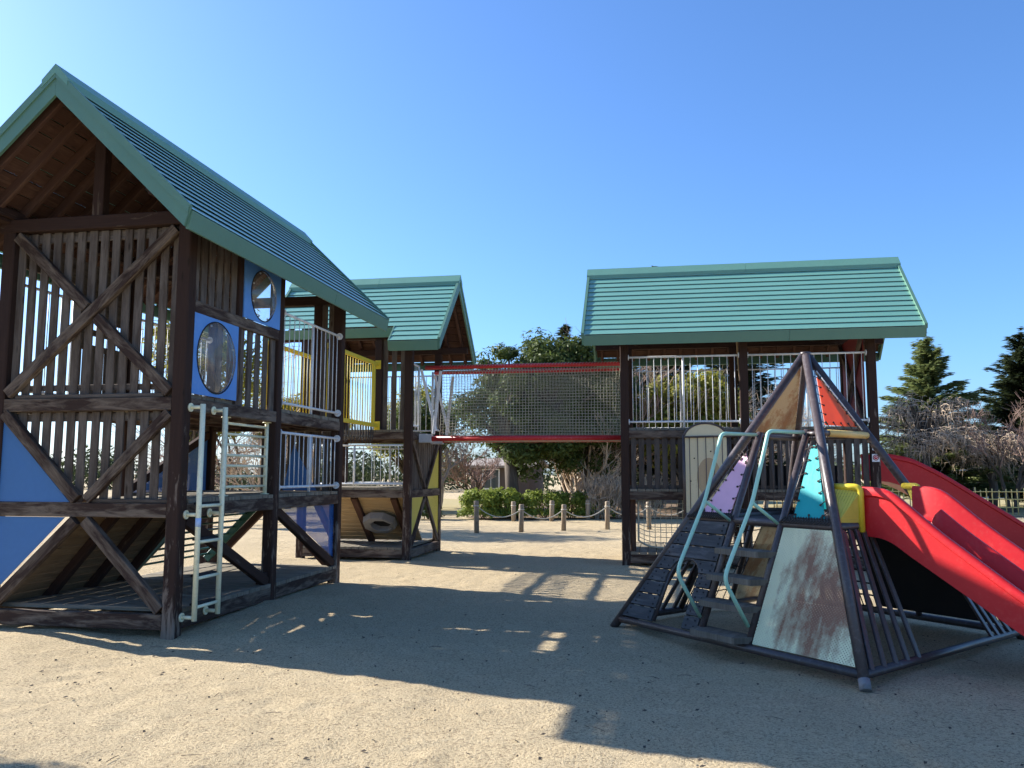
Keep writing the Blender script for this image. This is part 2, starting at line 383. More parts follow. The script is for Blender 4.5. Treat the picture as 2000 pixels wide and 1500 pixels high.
def np_mesh(name, V, Fq, mat, smooth=False):
    me = bpy.data.meshes.new(name); k = Fq.shape[1]
    me.vertices.add(len(V)); me.vertices.foreach_set('co', V.astype(np.float32).ravel())
    me.loops.add(Fq.size); me.loops.foreach_set('vertex_index', Fq.astype(np.int32).ravel())
    me.polygons.add(len(Fq)); me.polygons.foreach_set('loop_start', np.arange(0, Fq.size, k, dtype=np.int32))
    me.polygons.foreach_set('loop_total', np.full(len(Fq), k, dtype=np.int32))
    if smooth: me.polygons.foreach_set('use_smooth', np.ones(len(Fq), dtype=bool))
    me.update(calc_edges=True); me.materials.append(M[mat]); return me
bpy.data.meshes.remove(me)
go = bpy.data.objects.new('ground', np_mesh('ground', V, Fq, 'sand', True)); C.objects.link(go); go['kind'] = 'structure'; go['label'] = 'sandy playground ground'
def sheet(name, mat, pts, z, label):
    m = MB(); m.poly([(x, y, z) for x, y in pts], .004, (0, 0, 1)); return m.build(name, mat, None, kind='structure', label=label)
sheet('planting_bed', 'soil', [(-5.6, 26.6), (-2.5, 27.9), (.5, 28.6), (5, 30), (5, 44), (-7, 44), (-6.6, 28)], .012, 'leaf littered planting bed behind the rope fence')
sheet('lawn', 'lawn', [(2, 33.0), (40, 33.0), (60, 80), (-4, 80)], .022, 'dry lawn beyond the bamboo fence')
sheet('path_lawn', 'lawn', [(-30, 30), (-7.2, 29.5), (-6.8, 44), (-30, 60)], .018, 'pale grass behind the dark shrub')

# ------------------------------------------------------------------ tower kit
HP = .0675
SL = .97
def roof(par, org, e, c, l0, l1, zo=0., cut=None, raf=.33, step=.0088):
    org = Vector(org); e = Vector(e); c = Vector(c)
    zt = lambda t: 5.20+zo-SL*abs(t)
    Pt = lambda l, t, z: org+e*l+c*t+Vector((0, 0, z))
    for sg in (-1, 1):
        n = 13; t0, t1 = .05, 1.415
        for k in range(n):
            ta = t0+(t1-t0)*k/n; tb = t0+(t1-t0)*(k+1)/n
            la, lb = l0, l1
            if cut and sg == cut[0] and ta >= cut[1]-.01: la = cut[2]
            prof = [(ta-.012, zt(ta)-step), (tb, zt(tb)+.0), (tb-.001, zt(tb)-.0045), (ta-.012, zt(ta)-.022)]
            pr = [(sg*t, z) for t, z in prof]
            if sg > 0: pr = pr[::-1]
            m = MB(); m.prism_frame(pr, org+e*la, c, Vector((0, 0, 1)), e, lb-la); m.build('roof_panel', 'roof', par)
        nb = 11
        for k in range(nb):
            ta = .02+1.34*k/nb; tb = .02+1.34*(k+1)/nb-.006
            la, lb = l0+.02, l1-.02
            if cut and sg == cut[0] and tb >= cut[1]: la = cut[2]+.02
            a = Pt(la, sg*(ta+tb)/2, zt((ta+tb)/2)-.062); b = Pt(lb, sg*(ta+tb)/2, zt((ta+tb)/2)-.062)
            nr = (c*sg*SL+Vector((0, 0, 1))).normalized()
            B1('ceiling_board', 'under', par, a, b, (tb-ta)*1.39, .02, nr, .002)
        l = l0+.12
        while l < l1-.05:
            te = 1.34
            if cut and sg == cut[0] and l < cut[2]: te = cut[1]-.05
            nr = (c*sg*SL+Vector((0, 0, 1))).normalized()
            B1('rafter', 'under', par, Pt(l, sg*.02, zt(.02)-.13), Pt(l, sg*te, zt(te)-.13), .05, .10, nr, .004)
            l += raf
        for (l, s2) in ((l0, -1), (l1, 1)):
            te = 1.40
            if cut and sg == cut[0] and l == l0: te = cut[1]
            for (nm, top, bot, off, th) in (('barge_board', .012, -.225, .016, .03), ('barge_trim', .03, -.062, .022, .046)):
                lc = l+s2*off
                pts = [Pt(lc, sg*.001, zt(0)+top), Pt(lc, sg*(te+.02), zt(te+.02)+top), Pt(lc, sg*(te+.005-(.04 if bot < -.1 else .004)), zt(te)+bot+(.045 if bot < -.1 else .0)), Pt(lc, sg*.001, zt(0)+bot)]
                P1(nm, 'trim', par, pts, th, e)
        segs = [(l0, l0+(l1-l0)*.62-.002, 1.40), (l0+(l1-l0)*.62+.002, l1, 1.40)]
        if cut and sg == cut[0]: segs = [(l0, cut[2], cut[1]), (cut[2], l1, 1.40)]
        for la, lb, te in segs:
            a = Pt(la, sg*(te-.004), zt(te)-.115); b = Pt(lb, sg*(te-.004), zt(te)-.115)
            B1('fascia', 'trim', par, a, b, .03, .17, Vector((0, 0, 1))+c*sg*.22, .003)
        if cut and sg == cut[0]:
            pts = [Pt(cut[2]-.014, sg*cut[1], zt(cut[1])-.002), Pt(cut[2]-.014, sg*1.42, zt(1.42)), Pt(cut[2]-.014, sg*1.38, 3.655+zo), Pt(cut[2]-.014, sg*cut[1], zt(cut[1])-.2)]
            P1('barge_trim', 'trim', par, pts, .024, e)
    half = (l0+l1)/2 + .12
    for la, lb in ((l0-.05, half-.002), (half+.002, l1+.05)):
        pr = [(.135, zt(.135)-.02), (.135, zt(.135)+.055), (0, zt(0)+.07), (-.135, zt(.135)+.055), (-.135, zt(.135)-.02), (0, zt(0)-.02)]
        m = MB(); m.prism_frame(pr, org+e*la, c, Vector((0, 0, 1)), e, lb-la); m.build('ridge_cap', 'ridge', par)
def post(par, u, v, z1=3.9, mat='post', h=HP):
    X1('post', mat, par, (u-h, v-h, -.06), (u+h, v+h, z1), 2, .012)
def slats(par, ax, fix, a0, a1, z0, z1, n=None, wd=.085, per=.133, mat='slat', th=.022):
    n = n or int((a1-a0)/per+.36); per = (a1-a0-wd)/max(1, n-1)
    for i in range(n):
        c = a0+wd/2+i*per+J(.003); t = J(.004); zz0 = z0+J(.004); zz1 = z1+J(.004)
        if ax == 0: B1('slat', mat, par, (c, fix, zz0), (c+t, fix, zz1), wd+J(.003), th, (0, 1, 0), .003)
        else: B1('slat', mat, par, (fix, c, zz0), (fix, c+t, zz1), wd+J(.003), th, (1, 0, 0), .003)
def railing(par, a, b, z0, z1, n, mat='white', r=.017, rb=.006, mid=(.5,), plates=(1, 1), foot=0., lab=None):
    a = Vector((*a, 0)); b = Vector((*b, 0)); d = (b-a).normalized()
    m = MB()
    for z in (z0, z1): m.tube([a+Vector((0, 0, z)), b+Vector((0, 0, z))], r, 8)
    for f in mid:
        p = a+(b-a)*f; m.tube([p+Vector((0, 0, z0-foot)), p+Vector((0, 0, z1))], r*1.15, 8)
    R = m.build('railing', mat, par, True, label=lab)
    for i in range(n):
        p = a+(b-a)*((i+.6)/(n+.2)); T1('bar', mat, R, [p+Vector((0, 0, z0)), p+Vector((0, 0, z1))], rb, 6)
    for q, use, s in ((a, plates[0], 1), (b, plates[1], -1)):
        if use:
            for z in (z0, z1):
                m = MB(); m.disc(q+d*.006*s+Vector((0, 0, z)), d, .048, .012); m.build('mounting_plate', mat, R, True)
    return R
def planks(par, ax, u0, u1, v0, v1, z, mat='deck', w=.118, gap=.009, th=.04):
    a0, a1 = (v0, v1) if ax == 0 else (u0, u1); n = max(1, round((a1-a0)/(w+gap))); p = (a1-a0)/n
    for i in range(n):
        c0 = a0+i*p+gap/2; c1 = a0+(i+1)*p-gap/2; dz = J(.002); e0 = J(.006); e1 = J(.006)
        if ax == 0: X1('deck_plank', mat, par, (u0+e0, c0, z-th+dz), (u1+e1, c1, z+dz), 0, .004)
        else: X1('deck_plank', mat, par, (c0, v0+e0, z-th+dz), (c1, v1+e1, z+dz), 1, .004)

# ================================================================== near (left) tower
UL, UR = -6.43, -4.49; V1, V2, V3 = 7.195, 9.126, 11.086; UC = -5.46
A = thing('play_tower', 'tall weathered timber play tower on the left with green gable roof and oval windows', 'play tower', (UC, 9.1, 0), 'gabled timber play towers')
for u in (UL, UR):
    for v in (V1, V2, V3): post(A, u, v)
F = V1-HP           # outer face of the gable wall
iL, iR = UL+HP, UR-HP
def beam_u(par, v, z0, z1, th=.085, u0=iL, u1=iR, mat='beam'): X1('beam', mat, par, (u0, v-th/2, z0), (u1, v+th/2, z1), 0)
def beam_v(par, u, z0, z1, v0, v1, th=.085, mat='beam'): X1('beam', mat, par, (u-th/2, v0, z0), (u+th/2, v1, z1), 1)
LEV = ((.06, .2), (1.082, 1.216), (2.094, 2.22))
for v in (F+.05, V2, V3):
    for i, (z0, z1) in enumerate(LEV):
        if v == V2 and i == 0: continue
        beam_u(A, v, z0, z1)
    X1('tie_beam', 'brown', A, (UL-.10, v-.055, 3.902), (UR+.10, v+.055, 4.035), 0)
for u, s in ((UR+.022, 1), (UL-.022, -1)):
    for (va, vb) in ((V1+HP, V2-HP), (V2+HP, V3-HP)):
        for (z0, z1) in LEV: beam_v(A, u, z0, z1, va, vb)
for u in (UL, UR): X1('wall_plate', 'brown', A, (u-.05, 6.56, 4.037), (u+.05, 11.86, 4.13), 1)
# gable truss
for v in (F+.06, V2, V3):
    X1('king_post', 'brown', A, (UC-.06, v-.05, 4.037), (UC+.06, v+.05, 5.02), 2)
X1('ridge_beam', 'brown', A, (UC-.045, 6.55, 5.0), (UC+.045, 11.87, 5.1), 1)
for s in (-1, 1):
    X1('corner_block', 'brown', A, (UC+s*1.0-.05, 6.55, 4.0), (UC+s*1.0+.05, V1-HP-.004, 4.035), 1)
def xbrace(par, ax, fix, p, q, w=.1, th=.07, mat='beam', off=0.):
    if ax == 0: B1('brace', mat, par, (p[0], fix+off, p[1]), (q[0], fix+off, q[1]), th, w, (0, 0, 1))
    else: B1('brace', mat, par, (fix+off, p[0], p[1]), (fix+off, q[0], q[1]), th, w, (0, 0, 1))
# gable wall: upper X
slats(A, 0, F+.075, iL+.004, iR-.004, 2.225, 3.895, 14)
X1('rail', 'slat', A, (iL, F+.088, 3.80), (iR, F+.118, 3.898), 0); X1('rail', 'slat', A, (iL+.1, F+.03, 2.222), (iR-.1, F+.06, 2.262), 0)
X1('rail', 'slat', A, (iL, F+.088, 2.30), (iR, F+.118, 2.36), 0)
mu, mz = (iL+iR)/2, 3.06
xbrace(A, 0, F+.022, (iL+.03, 2.27), (iR-.03, 3.86), .105, .07)
xbrace(A, 0, F+.026, (iL+.03, 3.86), (mu-.055, mz+.055), .105, .066); xbrace(A, 0, F+.026, (mu+.055, mz-.055), (iR-.03, 2.27), .105, .066)
# gable wall: middle V with blue board
slats(A, 0, F+.075, iL+.004, iR-.004, 1.222, 2.09, 14)
X1('rail', 'slat', A, (iL, F+.088, 2.0), (iR, F+.118, 2.08), 0); X1('rail', 'slat', A, (UC+.1, F+.03, 1.218), (iR, F+.062, 1.255), 0)
xbrace(A, 0, F+.024, (iL+.01, 2.08), (UC-.05, 1.25), .105, .068); xbrace(A, 0, F+.026, (iR-.02, 2.07), (UC+.06, 1.25), .095, .066)
P1('blue_panel', 'perfblue', A, [(iL, F+.03, 1.222), (UC-.13, F+.03, 1.222), (iL, F+.03, 2.0)], .012, (0, 1, 0))
# gable wall: lower, inverted V with blue board
xbrace(A, 0, F+.026, (iL+.01, .235), (UC-.05, 1.05), .105, .07); xbrace(A, 0, F+.022, (UC+.06, 1.05), (iR-.02, .24), .105, .075)
P1('blue_panel', 'perfblue', A, [(iL, F+.03, 1.078), (iL, F+.03, .35), (UC-.17, F+.03, 1.078)], .012, (0, 1, 0))
X1('gusset', 'beam', A, (iR-.14, F+.06, .25), (iR, F+.12, .36), 0)
# climbing ramp seen from below
RA = Vector((UL+.1, 0, .2)); RB = Vector((UC-.02, 0, 1.19)); rd = (RB-RA); rl = rd.length; rd.normalize(); rn = Vector((-rd.z, 0, rd.x))
nr_ = 11
for i in range(nr_):
    p = RA+rd*(rl*(i+.5)/nr_)+rn*.05
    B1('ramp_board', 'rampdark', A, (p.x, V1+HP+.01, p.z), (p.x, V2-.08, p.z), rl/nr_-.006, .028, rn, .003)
for v in (7.83, 8.45, 9.02): B1('ramp_joist', 'brown', A, (RA.x, v, RA.z-.015), (RB.x, v, RB.z-.015), .09, .085, rn)
for i, (f, v) in enumerate(((.72, 7.62), (.34, 7.55), (.62, 8.2), (.3, 8.3), (.75, 8.75))):
    p = RA+rd*(rl*f)+rn*.033; m = MB(); m.tube(arc([p+Vector((0, -.03, 0)), p+Vector((0, -.03, 0))-rn*.03, p+Vector((0, .03, 0))-rn*.03, p+Vector((0, .03, 0))], .02), .009, 6); m.build('grab_hold', 'black', A, True)
# decks
planks(A, 0, iL, UR+HP-.006, V1+HP+.01, V3-HP, .24); 
planks(A, 0, UC, UR+HP-.006, V1+HP+.012, V2-HP-.004, 1.258); planks(A, 0, UL-HP, UR+HP-.006, V2+HP, V3-HP, 1.258)
planks(A, 0, UL+.05, UR+.02, V1+HP+.012, 8.12, 2.26); planks(A, 0, UL+.05, -5.1, 8.13, V2-HP-.004, 2.26);  planks(A, 0, UL-HP, UR+.06, V2+HP, V3-HP, 2.26)
for u in (UC, UC+.5, UC-.5):
    X1('joist', 'under', A, (u-.03, V2+.05, 1.13), (u+.03, V3-.05, 1.216), 1); X1('joist', 'under', A, (u-.03, V2+.05, 2.13), (u+.03, V3-.05, 2.218), 1)
for u in (UC+.15, UC+.55): X1('joist', 'under', A, (u-.03, V1+.1, 2.13), (u+.03, V2-.05, 2.218), 1); X1('joist', 'under', A, (u-.03, V1+.1, 1.13), (u+.03, V2-.05, 1.216), 1)
# east side, bay 1 : two rows of two cells
SF = UR+HP
X1('rail', 'beam', A, (SF-.06, V1+HP, 3.062), (SF-.004, V2-HP, 3.178), 1)
X1('stud', 'brown', A, (SF-.075, 8.115, 3.18), (SF-.012, 8.20, 3.90), 2); X1('stud', 'beam', A, (SF-.075, 8.115, 2.22), (SF-.012, 8.20, 3.06), 2)
slats(A, 1, SF-.05, V1+HP+.01, 8.10, 3.18, 3.90, 6, .098); slats(A, 1, SF-.05, 8.215, V2-HP-.01, 2.222, 3.06, 5, .095)
def oval_panel(par, v0, v1, z0, z1, cz, r):
    u = SF-.008; n = 40; m = MB(); c = ((v0+v1)/2, cz); i0 = 0; th = .014
    rect = []
    for i in range(n):
        a = 2*PI*i/n; dx, dz = math.cos(a), math.sin(a)
        s = min(((v1-v0)/2)/max(abs(dx), 1e-6), ((z1-c[1]) if dz > 0 else (c[1]-z0))/max(abs(dz), 1e-6)); rect.append((c[0]+dx*s, c[1]+dz*s))
    # snap nearest samples to the four corners
    for cv, cz_ in ((v0, z0), (v0, z1), (v1, z0), (v1, z1)):
        j = min(range(n), key=lambda i: (rect[i][0]-cv)**2+(rect[i][1]-cz_)**2); rect[j] = (cv, cz_)
    for du in (th/2, -th/2):
        for i in range(n):
            a = 2*PI*i/n; m.v.append(Vector((u+du, c[0]+r*math.cos(a), c[1]+r*math.sin(a))))
        for q in rect: m.v.append(Vector((u+du, q[0], q[1])))
    for i in range(n):
        j = (i+1) % n; z = [(0, 0)]*4
        m.face((i, n+i, n+j, j), z); m.face((2*n+i, 2*n+j, 3*n+j, 3*n+i), z); m.face((i, j, 2*n+j, 2*n+i), z); m.face((n+i, 3*n+i, 3*n+j, n+j), z)
    bp = m.build('blue_panel', 'blue', par)
    m = MB(); rings = 6
    for k in range(rings+1):
        rr = (r-.004)*(k/rings); hh = .10*math.sqrt(max(0, 1-(k/rings)**2))
        for i in range(n): a = 2*PI*i/n; m.v.append(Vector((u+.004+hh, c[0]+rr*math.cos(a), c[1]+rr*math.sin(a))))
    for k in range(rings):
        for i in range(n): j = (i+1) % n; m.face((k*n+i, (k+1)*n+i, (k+1)*n+j, k*n+j), [(0, 0)]*4)
    m.build('bubble_window', 'acrylic', bp, True)
    m = MB(); m.tube([(u+.01, c[0]+r*1.01*math.cos(2*PI*i/36), c[1]+r*1.01*math.sin(2*PI*i/36)) for i in range(37)], .007, 5, False); m.build('window_ring', 'black', bp, True)
    for i in range(8):
        a = 2*PI*(i+.5)/8; m = MB(); m.disc((u+.012, c[0]+r*.93*math.cos(a), c[1]+r*.93*math.sin(a)), (1, 0, 0), .011, .012, 8); m.build('bolt', 'galv', bp)
oval_panel(A, V1+HP-.004, 8.108, 2.262, 3.055, 2.66, .36); oval_panel(A, 8.205, V2-HP+.01, 3.185, 3.93, 3.50, .285)
# east side, braces and mesh
B1('brace', 'brown', A, (UR+.005, V1+HP+.06, 1.06), (UR+.005, V2-HP-.02, .26), .07, .11, (0, 0, 1))
B1('brace', 'brown', A, (UR+.005, V2+HP+.05, 1.06), (UR+.005, V3-HP-.02, .26), .07, .11, (0, 0, 1))
P1('blue_mesh', 'meshblue', A, [(UR, V2+HP+.2, 1.08), (UR, V3-HP-.002, .36), (UR, V3-HP-.002, 1.08)], .01, (1, 0, 0))
X1('gusset', 'brown', A, (UR-.04, V2-HP-.16, .25), (UR+.02, V2-HP, .37), 1)
railing(A, (UR+.03, V2+HP), (UR+.03, V3-HP), 2.34, 3.43, 13, foot=.08, lab='upper white railing'); railing(A, (UR+.03, V2+HP), (UR+.03, V3-HP), 1.335, 1.985, 14, foot=.07, lab='lower white railing')
# cream bar frame between mid deck and upper deck
for v in (8.10, 9.03):
    m = MB(); m.tube([(UR-.035, v, 1.26), (UR-.035, v, 2.09)], .024, 8); m.disc((UR-.035, v, 1.264), (0, 0, 1), .05, .008); m.disc((UR-.035, v, 2.088), (0, 0, 1), .05, .008); CF = m.build('frame_upright', 'cream', A, True)
for i in range(7): z = 1.355+i*.112; T1('rung', 'cream', A, [(UR-.035, 8.1, z), (UR-.035, 9.03, z)], .014, 8)
# outside ladder
m = MB(); LU = SF+.135
for v in (7.24, 7.655): m.tube([(LU, v, .135), (LU, v, 2.155)], .025, 10)
LD = m.build('ladder', 'cream', A, True)
for z in (.255, .52, .855, 1.19): 
    m = MB(); m.tube(arc([(LU, 7.24, z), (LU, 7.655, z)], .03), .016, 8); m.build('rung', 'cream', LD, True)
    X1('rung', 'black', LD, (LU-.075, 7.275, z+.012), (LU-.005, 7.62, z+.034), 1)
for v in (7.24, 7.655):
    for z in (.165, 1.11, 2.125): m = MB(); m.tube([(SF+.002, v, z), (LU, v, z)], .018, 8); m.disc((SF+.008, v, z), (1, 0, 0), .042, .014); m.build('bracket', 'cream', LD, True)
m = MB(); m.tube([(LU, 7.24, 1.0), (LU, 7.24, 1.08)], .0265, 10); m.build('sticker', paintm('pale_blue_sticker', (.45, .6, .85), .5), LD, True)
# green rung ramp in bay 2
for v in (V2+.12, V3-.15): GR = B1('ramp_rail', 'greensteel', A, (UL+.1, v, .3), (UC+.05, v, 1.24), .04, .1, rn)
for i in range(10):
    p = Vector((UL+.1, 0, .3)).lerp(Vector((UC+.05, 0, 1.24)), (i+.5)/10); T1('rung', 'greensteel', A, [(p.x, V2+.12, p.z+.03), (p.x, V3-.15, p.z+.03)], .014, 6)
B1('brace', 'under', A, (UL+.1, V3-.02, .22), (UC, V3-.02, 1.08), .09, .09, (0, 0, 1)); B1('brace', 'under', A, (UC, V3-.02, 1.08), (iR, V3-.02, .22), .09, .09, (0, 0, 1))
# west side
railing(A, (UL-.03, V1+HP), (UL-.03, V2-HP), 2.34, 3.43, 9, mid=(.5,), plates=(1, 1)); 
slats(A, 1, UL-.02, 8.2, V2-HP, 2.1, 2.92, 7, .1); X1('rail', 'slat', A, (UL-.04, 8.2, 3.25), (UL, V2-HP, 3.9), 1); X1('rail', 'slat', A, (UL-.04, 8.2, 3.075), (UL, V2-HP, 3.145), 1); X1('stud', 'slat', A, (UL-.045, 8.2, 2.92), (UL-.002, 8.46, 3.3), 2); X1('rail', 'slat', A, (UL-.04, 8.2, 2.9), (UL, V2-HP, 2.965), 1); X1('rail', 'slat', A, (UL-.04, V1+HP, 3.6), (UL, 8.19, 3.9), 1)
railing(A, (UL-.03, V2+HP), (UL-.03, V3-HP), 2.34, 3.43, 13, plates=(1, 1))
P1('blue_panel', 'perfblue', A, [(UL-.01, V2+HP, 1.22), (UL-.01, V3-HP, 1.22), (UL-.01, V3-HP, 2.09)], .012, (1, 0, 0))
P1('blue_panel', 'perfblue', A, [(UL-.01, V2+HP, 1.08), (UL-.01, V2+HP, .3), (UL-.01, V3-HP, 1.08)], .012, (1, 0, 0))
B1('brace', 'brown', A, (UL, V2+HP, 1.27), (UL, V3-HP, 2.05), .07, .1, (0, 0, 1))
# back wall
slats(A, 0, V3-.03, iL, UC-.35, 2.222, 3.9, 4); slats(A, 0, V3-.03, UC+.62, iR, 2.222, 3.9, 3)
for u in (-6.12, -4.80): X1('stud', 'brown', A, (u-.06, V3-.06, 2.222), (u+.06, V3+.06, 3.9), 2)
slats(A, 0, V3-.03, UC-.15, iR-.02, 1.222, 2.09, 8, .105)
P1('blue_mesh', 'perfblue', A, [(UC+.2, V3-.05, 1.262), (iR-.2, V3-.05, 1.262), (UC+.35, V3-.05, 1.9)], .01, (0, 1, 0))
roof(A, (UC, 0, 0), (0, 1, 0), (1, 0, 0), 6.51, 11.9, step=.013)

# ================================================================== far left tower
BU0, BU1 = -6.265, -4.325; BV0, BV1 = 13.92, 15.86; BC = (BU0+BU1)/2
B = thing('play_tower', 'middle timber play tower with yellow triangle boards, behind the left tower', 'play tower', (BC, 14.9, 0), 'gabled timber play towers')
for u in (BU0, BU1):
    for v in (BV0, BV1): post(B, u, v, 3.86)
bL, bR = BU0+HP, BU1-HP; BF = BV0-HP; BS = BU1+HP
for (z0, z1) in LEV:
    for v in (BF+.05, BV1): X1('beam', 'beam', B, (bL, v-.043, z0), (bR, v+.043, z1), 0)
    for u in (BS-.045, BU0): X1('beam', 'beam', B, (u-.043, BV0+HP, z0), (u+.043, BV1-HP, z1), 1)
for v in (BV0, BV1): X1('wall_plate', 'brown', B, (-6.95, v-.05, 3.86), (-3.74, v+.05, 3.98), 0)
for u in (BU0, BU1): X1('tie_beam', 'brown', B, (u-.05, BV0-.1, 3.982), (u+.05, BV1+.1, 4.09), 1); X1('king_post', 'brown', B, (u-.05, 14.84, 4.092), (u+.05, 14.94, 4.98), 2)
X1('stud', 'post', B, (-4.94, BF+.005, 2.222), (-4.815, BF+.12, 3.858), 2); X1('stud', 'post', B, (-5.78, BF+.005, 2.222), (-5.66, BF+.12, 3.858), 2)
slats(B, 0, BF+.06, -4.80, bR-.005, 2.222, 3.86, 3, .085); slats(B, 0, BF+.06, bL, -5.79, 2.222, 3.86, 3, .085)
planks(B, 1, bL, bR, BF+.002, BV1, 2.262); planks(B, 1, bL, bR, BF+.002, BV1, 1.258); planks(B, 1, bL, bR, BF+.002, BV1, .24)
for v in (14.5, 15.2): X1('joist', 'under', B, (bL, v-.03, 2.13), (bR, v+.03, 2.218), 0)
railing(B, (bL, BF+.04), (bR, BF+.04), 1.32, 1.99, 11, mid=(.5,), plates=(0, 0)); railing(B, (bL, BV1), (bR, BV1), 2.34, 3.43, 16, mid=(.5,), plates=(0, 0), r=.014)
railing(B, (bL, BV1), (bR, BV1), 1.32, 1.99, 8, mid=(.5,), plates=(0, 0), r=.014)
railing(B, (BU0, BV0+HP), (BU0, BV1-HP), 2.34, 3.43, 14, plates=(0, 0))
# ramp under the mid deck, hatch
RA2 = Vector((0, 15.05, .24)); RB2 = Vector((0, 14.05, 1.08)); d2 = (RB2-RA2); l2 = d2.length; d2.normalize(); n2 = Vector((0, d2.z, -d2.y)).normalized(); n2 = Vector((0, -d2.z, d2.y))*-1 if False else Vector((0, -d2.z, d2.y))
for i in range(11):
    p = RA2+d2*(l2*(i+.5)/11)-n2*(-.05 if n2.z > 0 else .05)
    B1('ramp_board', 'ramp', B, (bL, p.y, p.z), (bR, p.y, p.z), l2/11-.006, .028, n2, .003)
for u in (-6.1, -5.35, -4.62): B1('ramp_joist', 'under', B, (u, RA2.y, RA2.z), (u, RB2.y, RB2.z), .11, .085, n2)
hc = Vector((-5.0, 14.5, .68)); hn = n2; hx = Vector((1, 0, 0)); hy = hn.cross(hx).normalized(); no = 8
ring = lambda r, h, o=0.: [hc+hx*(r*1.2*math.cos(2*PI*(i+.5)/no)+o)+hy*(r*.95*math.sin(2*PI*(i+.5)/no)+o*.3)+hn*h for i in range(no)]
m = MB(); m.v = ring(.27, .03)+ring(.25, .15)+ring(.17, .165, .05)+ring(.16, .05, .05)
for q in range(3):
    for i in range(no): j = (i+1) % no; m.face((q*no+i, q*no+j, (q+1)*no+j, (q+1)*no+i), [(0, 0), (.3, 0), (.3, .2), (0, .2)])
HT = m.build('crawl_hatch', 'lightgrey', B)
m = MB(); m.poly(ring(.158, .06, .05), .004, hn); m.build('hatch_dark_plate', 'black', HT)  # black plate stands in for the shade inside the crawl hole
X1('hatch_back', 'under', B, (-5.3, 14.35, .95), (-4.68, 14.38, 1.06), 0)
# gable side facing the net bridge
def side_tri(par, u, pts, mat='perfyel', nm='yellow_panel'): P1(nm, mat, par, [(u, v, z) for v, z in pts], .012, (1, 0, 0))
sv0, sv1 = BV0+HP, BV1-HP; sc = (sv0+sv1)/2
slats(B, 1, BS-.07, sv0+.01, sv1-.01, 1.222, 2.09, 13, .09, .13)
B1('brace', 'beam', B, (BS-.03, sv0+.04, 2.07), (BS-.03, sc-.05, 1.25), .05, .08, (0, 0, 1)); B1('brace', 'beam', B, (BS-.03, sv1-.04, 2.07), (BS-.03, sc+.05, 1.25), .05, .08, (0, 0, 1))
side_tri(B, BS-.035, [(sc+.16, 1.222), (sv1, 1.222), (sv1, 1.97)])
B1('brace', 'beam', B, (BS-.03, sc-.04, 1.06), (BS-.03, sv0+.03, .24), .05, .08, (0, 0, 1)); B1('brace', 'beam', B, (BS-.03, sc+.04, 1.06), (BS-.03, sv1-.03, .24), .05, .08, (0, 0, 1))
side_tri(B, BS-.035, [(sv0, 1.078), (sv0, .36), (sc-.14, 1.078)]); side_tri(B, BS-.035, [(sc+.14, 1.078), (sv1, .36), (sv1, 1.078)])
railing(B, (BS-.03, sv0), (BS-.03, 14.38), 2.34, 3.43, 4, mid=(1.,), plates=(0, 0), foot=.08); railing(B, (BS-.03, 15.3), (BS-.03, sv1), 2.34, 3.43, 4, mid=(0.,), plates=(0, 0), foot=.08)
roof(B, (0, 14.89, 0), (1, 0, 0), (0, 1, 0), -6.98, -3.70, -.05, (-1, 1.10, -4.56), .3)

# ================================================================== right tower
CU = (-.583, 1.35, 3.32); CV0, CV1 = 13.92, 15.86; CF_ = CV0-HP
Ct = thing('play_tower', 'right timber play tower with long green roof, behind the pyramid climber', 'play tower', (1.37, 14.9, 0), 'gabled timber play towers')
for u in CU:
    for v in (CV0, CV1): post(Ct, u, v, 3.86)
for a, b in ((0, 1), (1, 2)):
    u0, u1 = CU[a]+HP, CU[b]-HP
    for (z0, z1) in LEV:
        for v in (CF_+.05, CV1): X1('beam', 'beam', Ct, (u0, v-.043, z0), (u1, v+.043, z1), 0)
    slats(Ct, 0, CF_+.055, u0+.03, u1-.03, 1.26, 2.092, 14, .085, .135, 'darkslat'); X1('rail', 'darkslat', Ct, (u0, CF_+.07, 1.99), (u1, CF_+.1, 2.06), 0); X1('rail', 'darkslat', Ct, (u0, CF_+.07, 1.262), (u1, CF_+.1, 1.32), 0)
    planks(Ct, 1, u0, u1, CF_+.004, CV1, 1.258); planks(Ct, 1, u0, u1, CF_+.004, CV1, .24, w=.13); planks(Ct, 1, u0, u1, CF_+.05, CV1, 2.262)
    railing(Ct, (u0, CF_+.05), (u1, CF_+.05), 2.36, 3.44, 15, mid=(.5,), plates=(1, 1), foot=.1, lab='white railing of the %s bay' % ('left' if a == 0 else 'right'))
    railing(Ct, (u0, CV1), (u1, CV1), 2.36, 3.44, 15, mid=(.5,), plates=(0, 0), r=.013, rb=.006)
for u in CU:
    for (z0, z1) in LEV: X1('beam', 'beam', Ct, (u-.043, CV0+HP, z0), (u+.043, CV1-HP, z1), 1)
    X1('tie_beam', 'brown', Ct, (u-.05, CV0-.1, 3.982), (u+.05, CV1+.1, 4.09), 1); X1('king_post', 'brown', Ct, (u-.05, 14.84, 4.092), (u+.05, 14.94, 4.98), 2)
for v in (CV0, CV1): X1('wall_plate', 'brown', Ct, (-1.2, v-.05, 3.862), (4.0, v+.05, 3.98), 0)
P1('red_panel', 'redpanel', Ct, [(CU[2]-.04, CV0+.3, 2.3), (CU[2]-.04, CV1-.1, 2.3), (CU[2]-.04, CV1-.1, 3.85), (CU[2]-.04, CV0+.3, 3.85)], .014, (1, 0, 0))
B1('brace', 'beam', Ct, (CU[2]-.09, CV0+.1, 2.3), (CU[2]-.09, CV1-.1, 3.8), .06, .09, (0, 0, 1)); B1('brace', 'beam', Ct, (CU[2]-.1, CV0+.1, 3.8), (CU[2]-.1, CV1-.1, 2.3), .05, .09, (0, 0, 1))
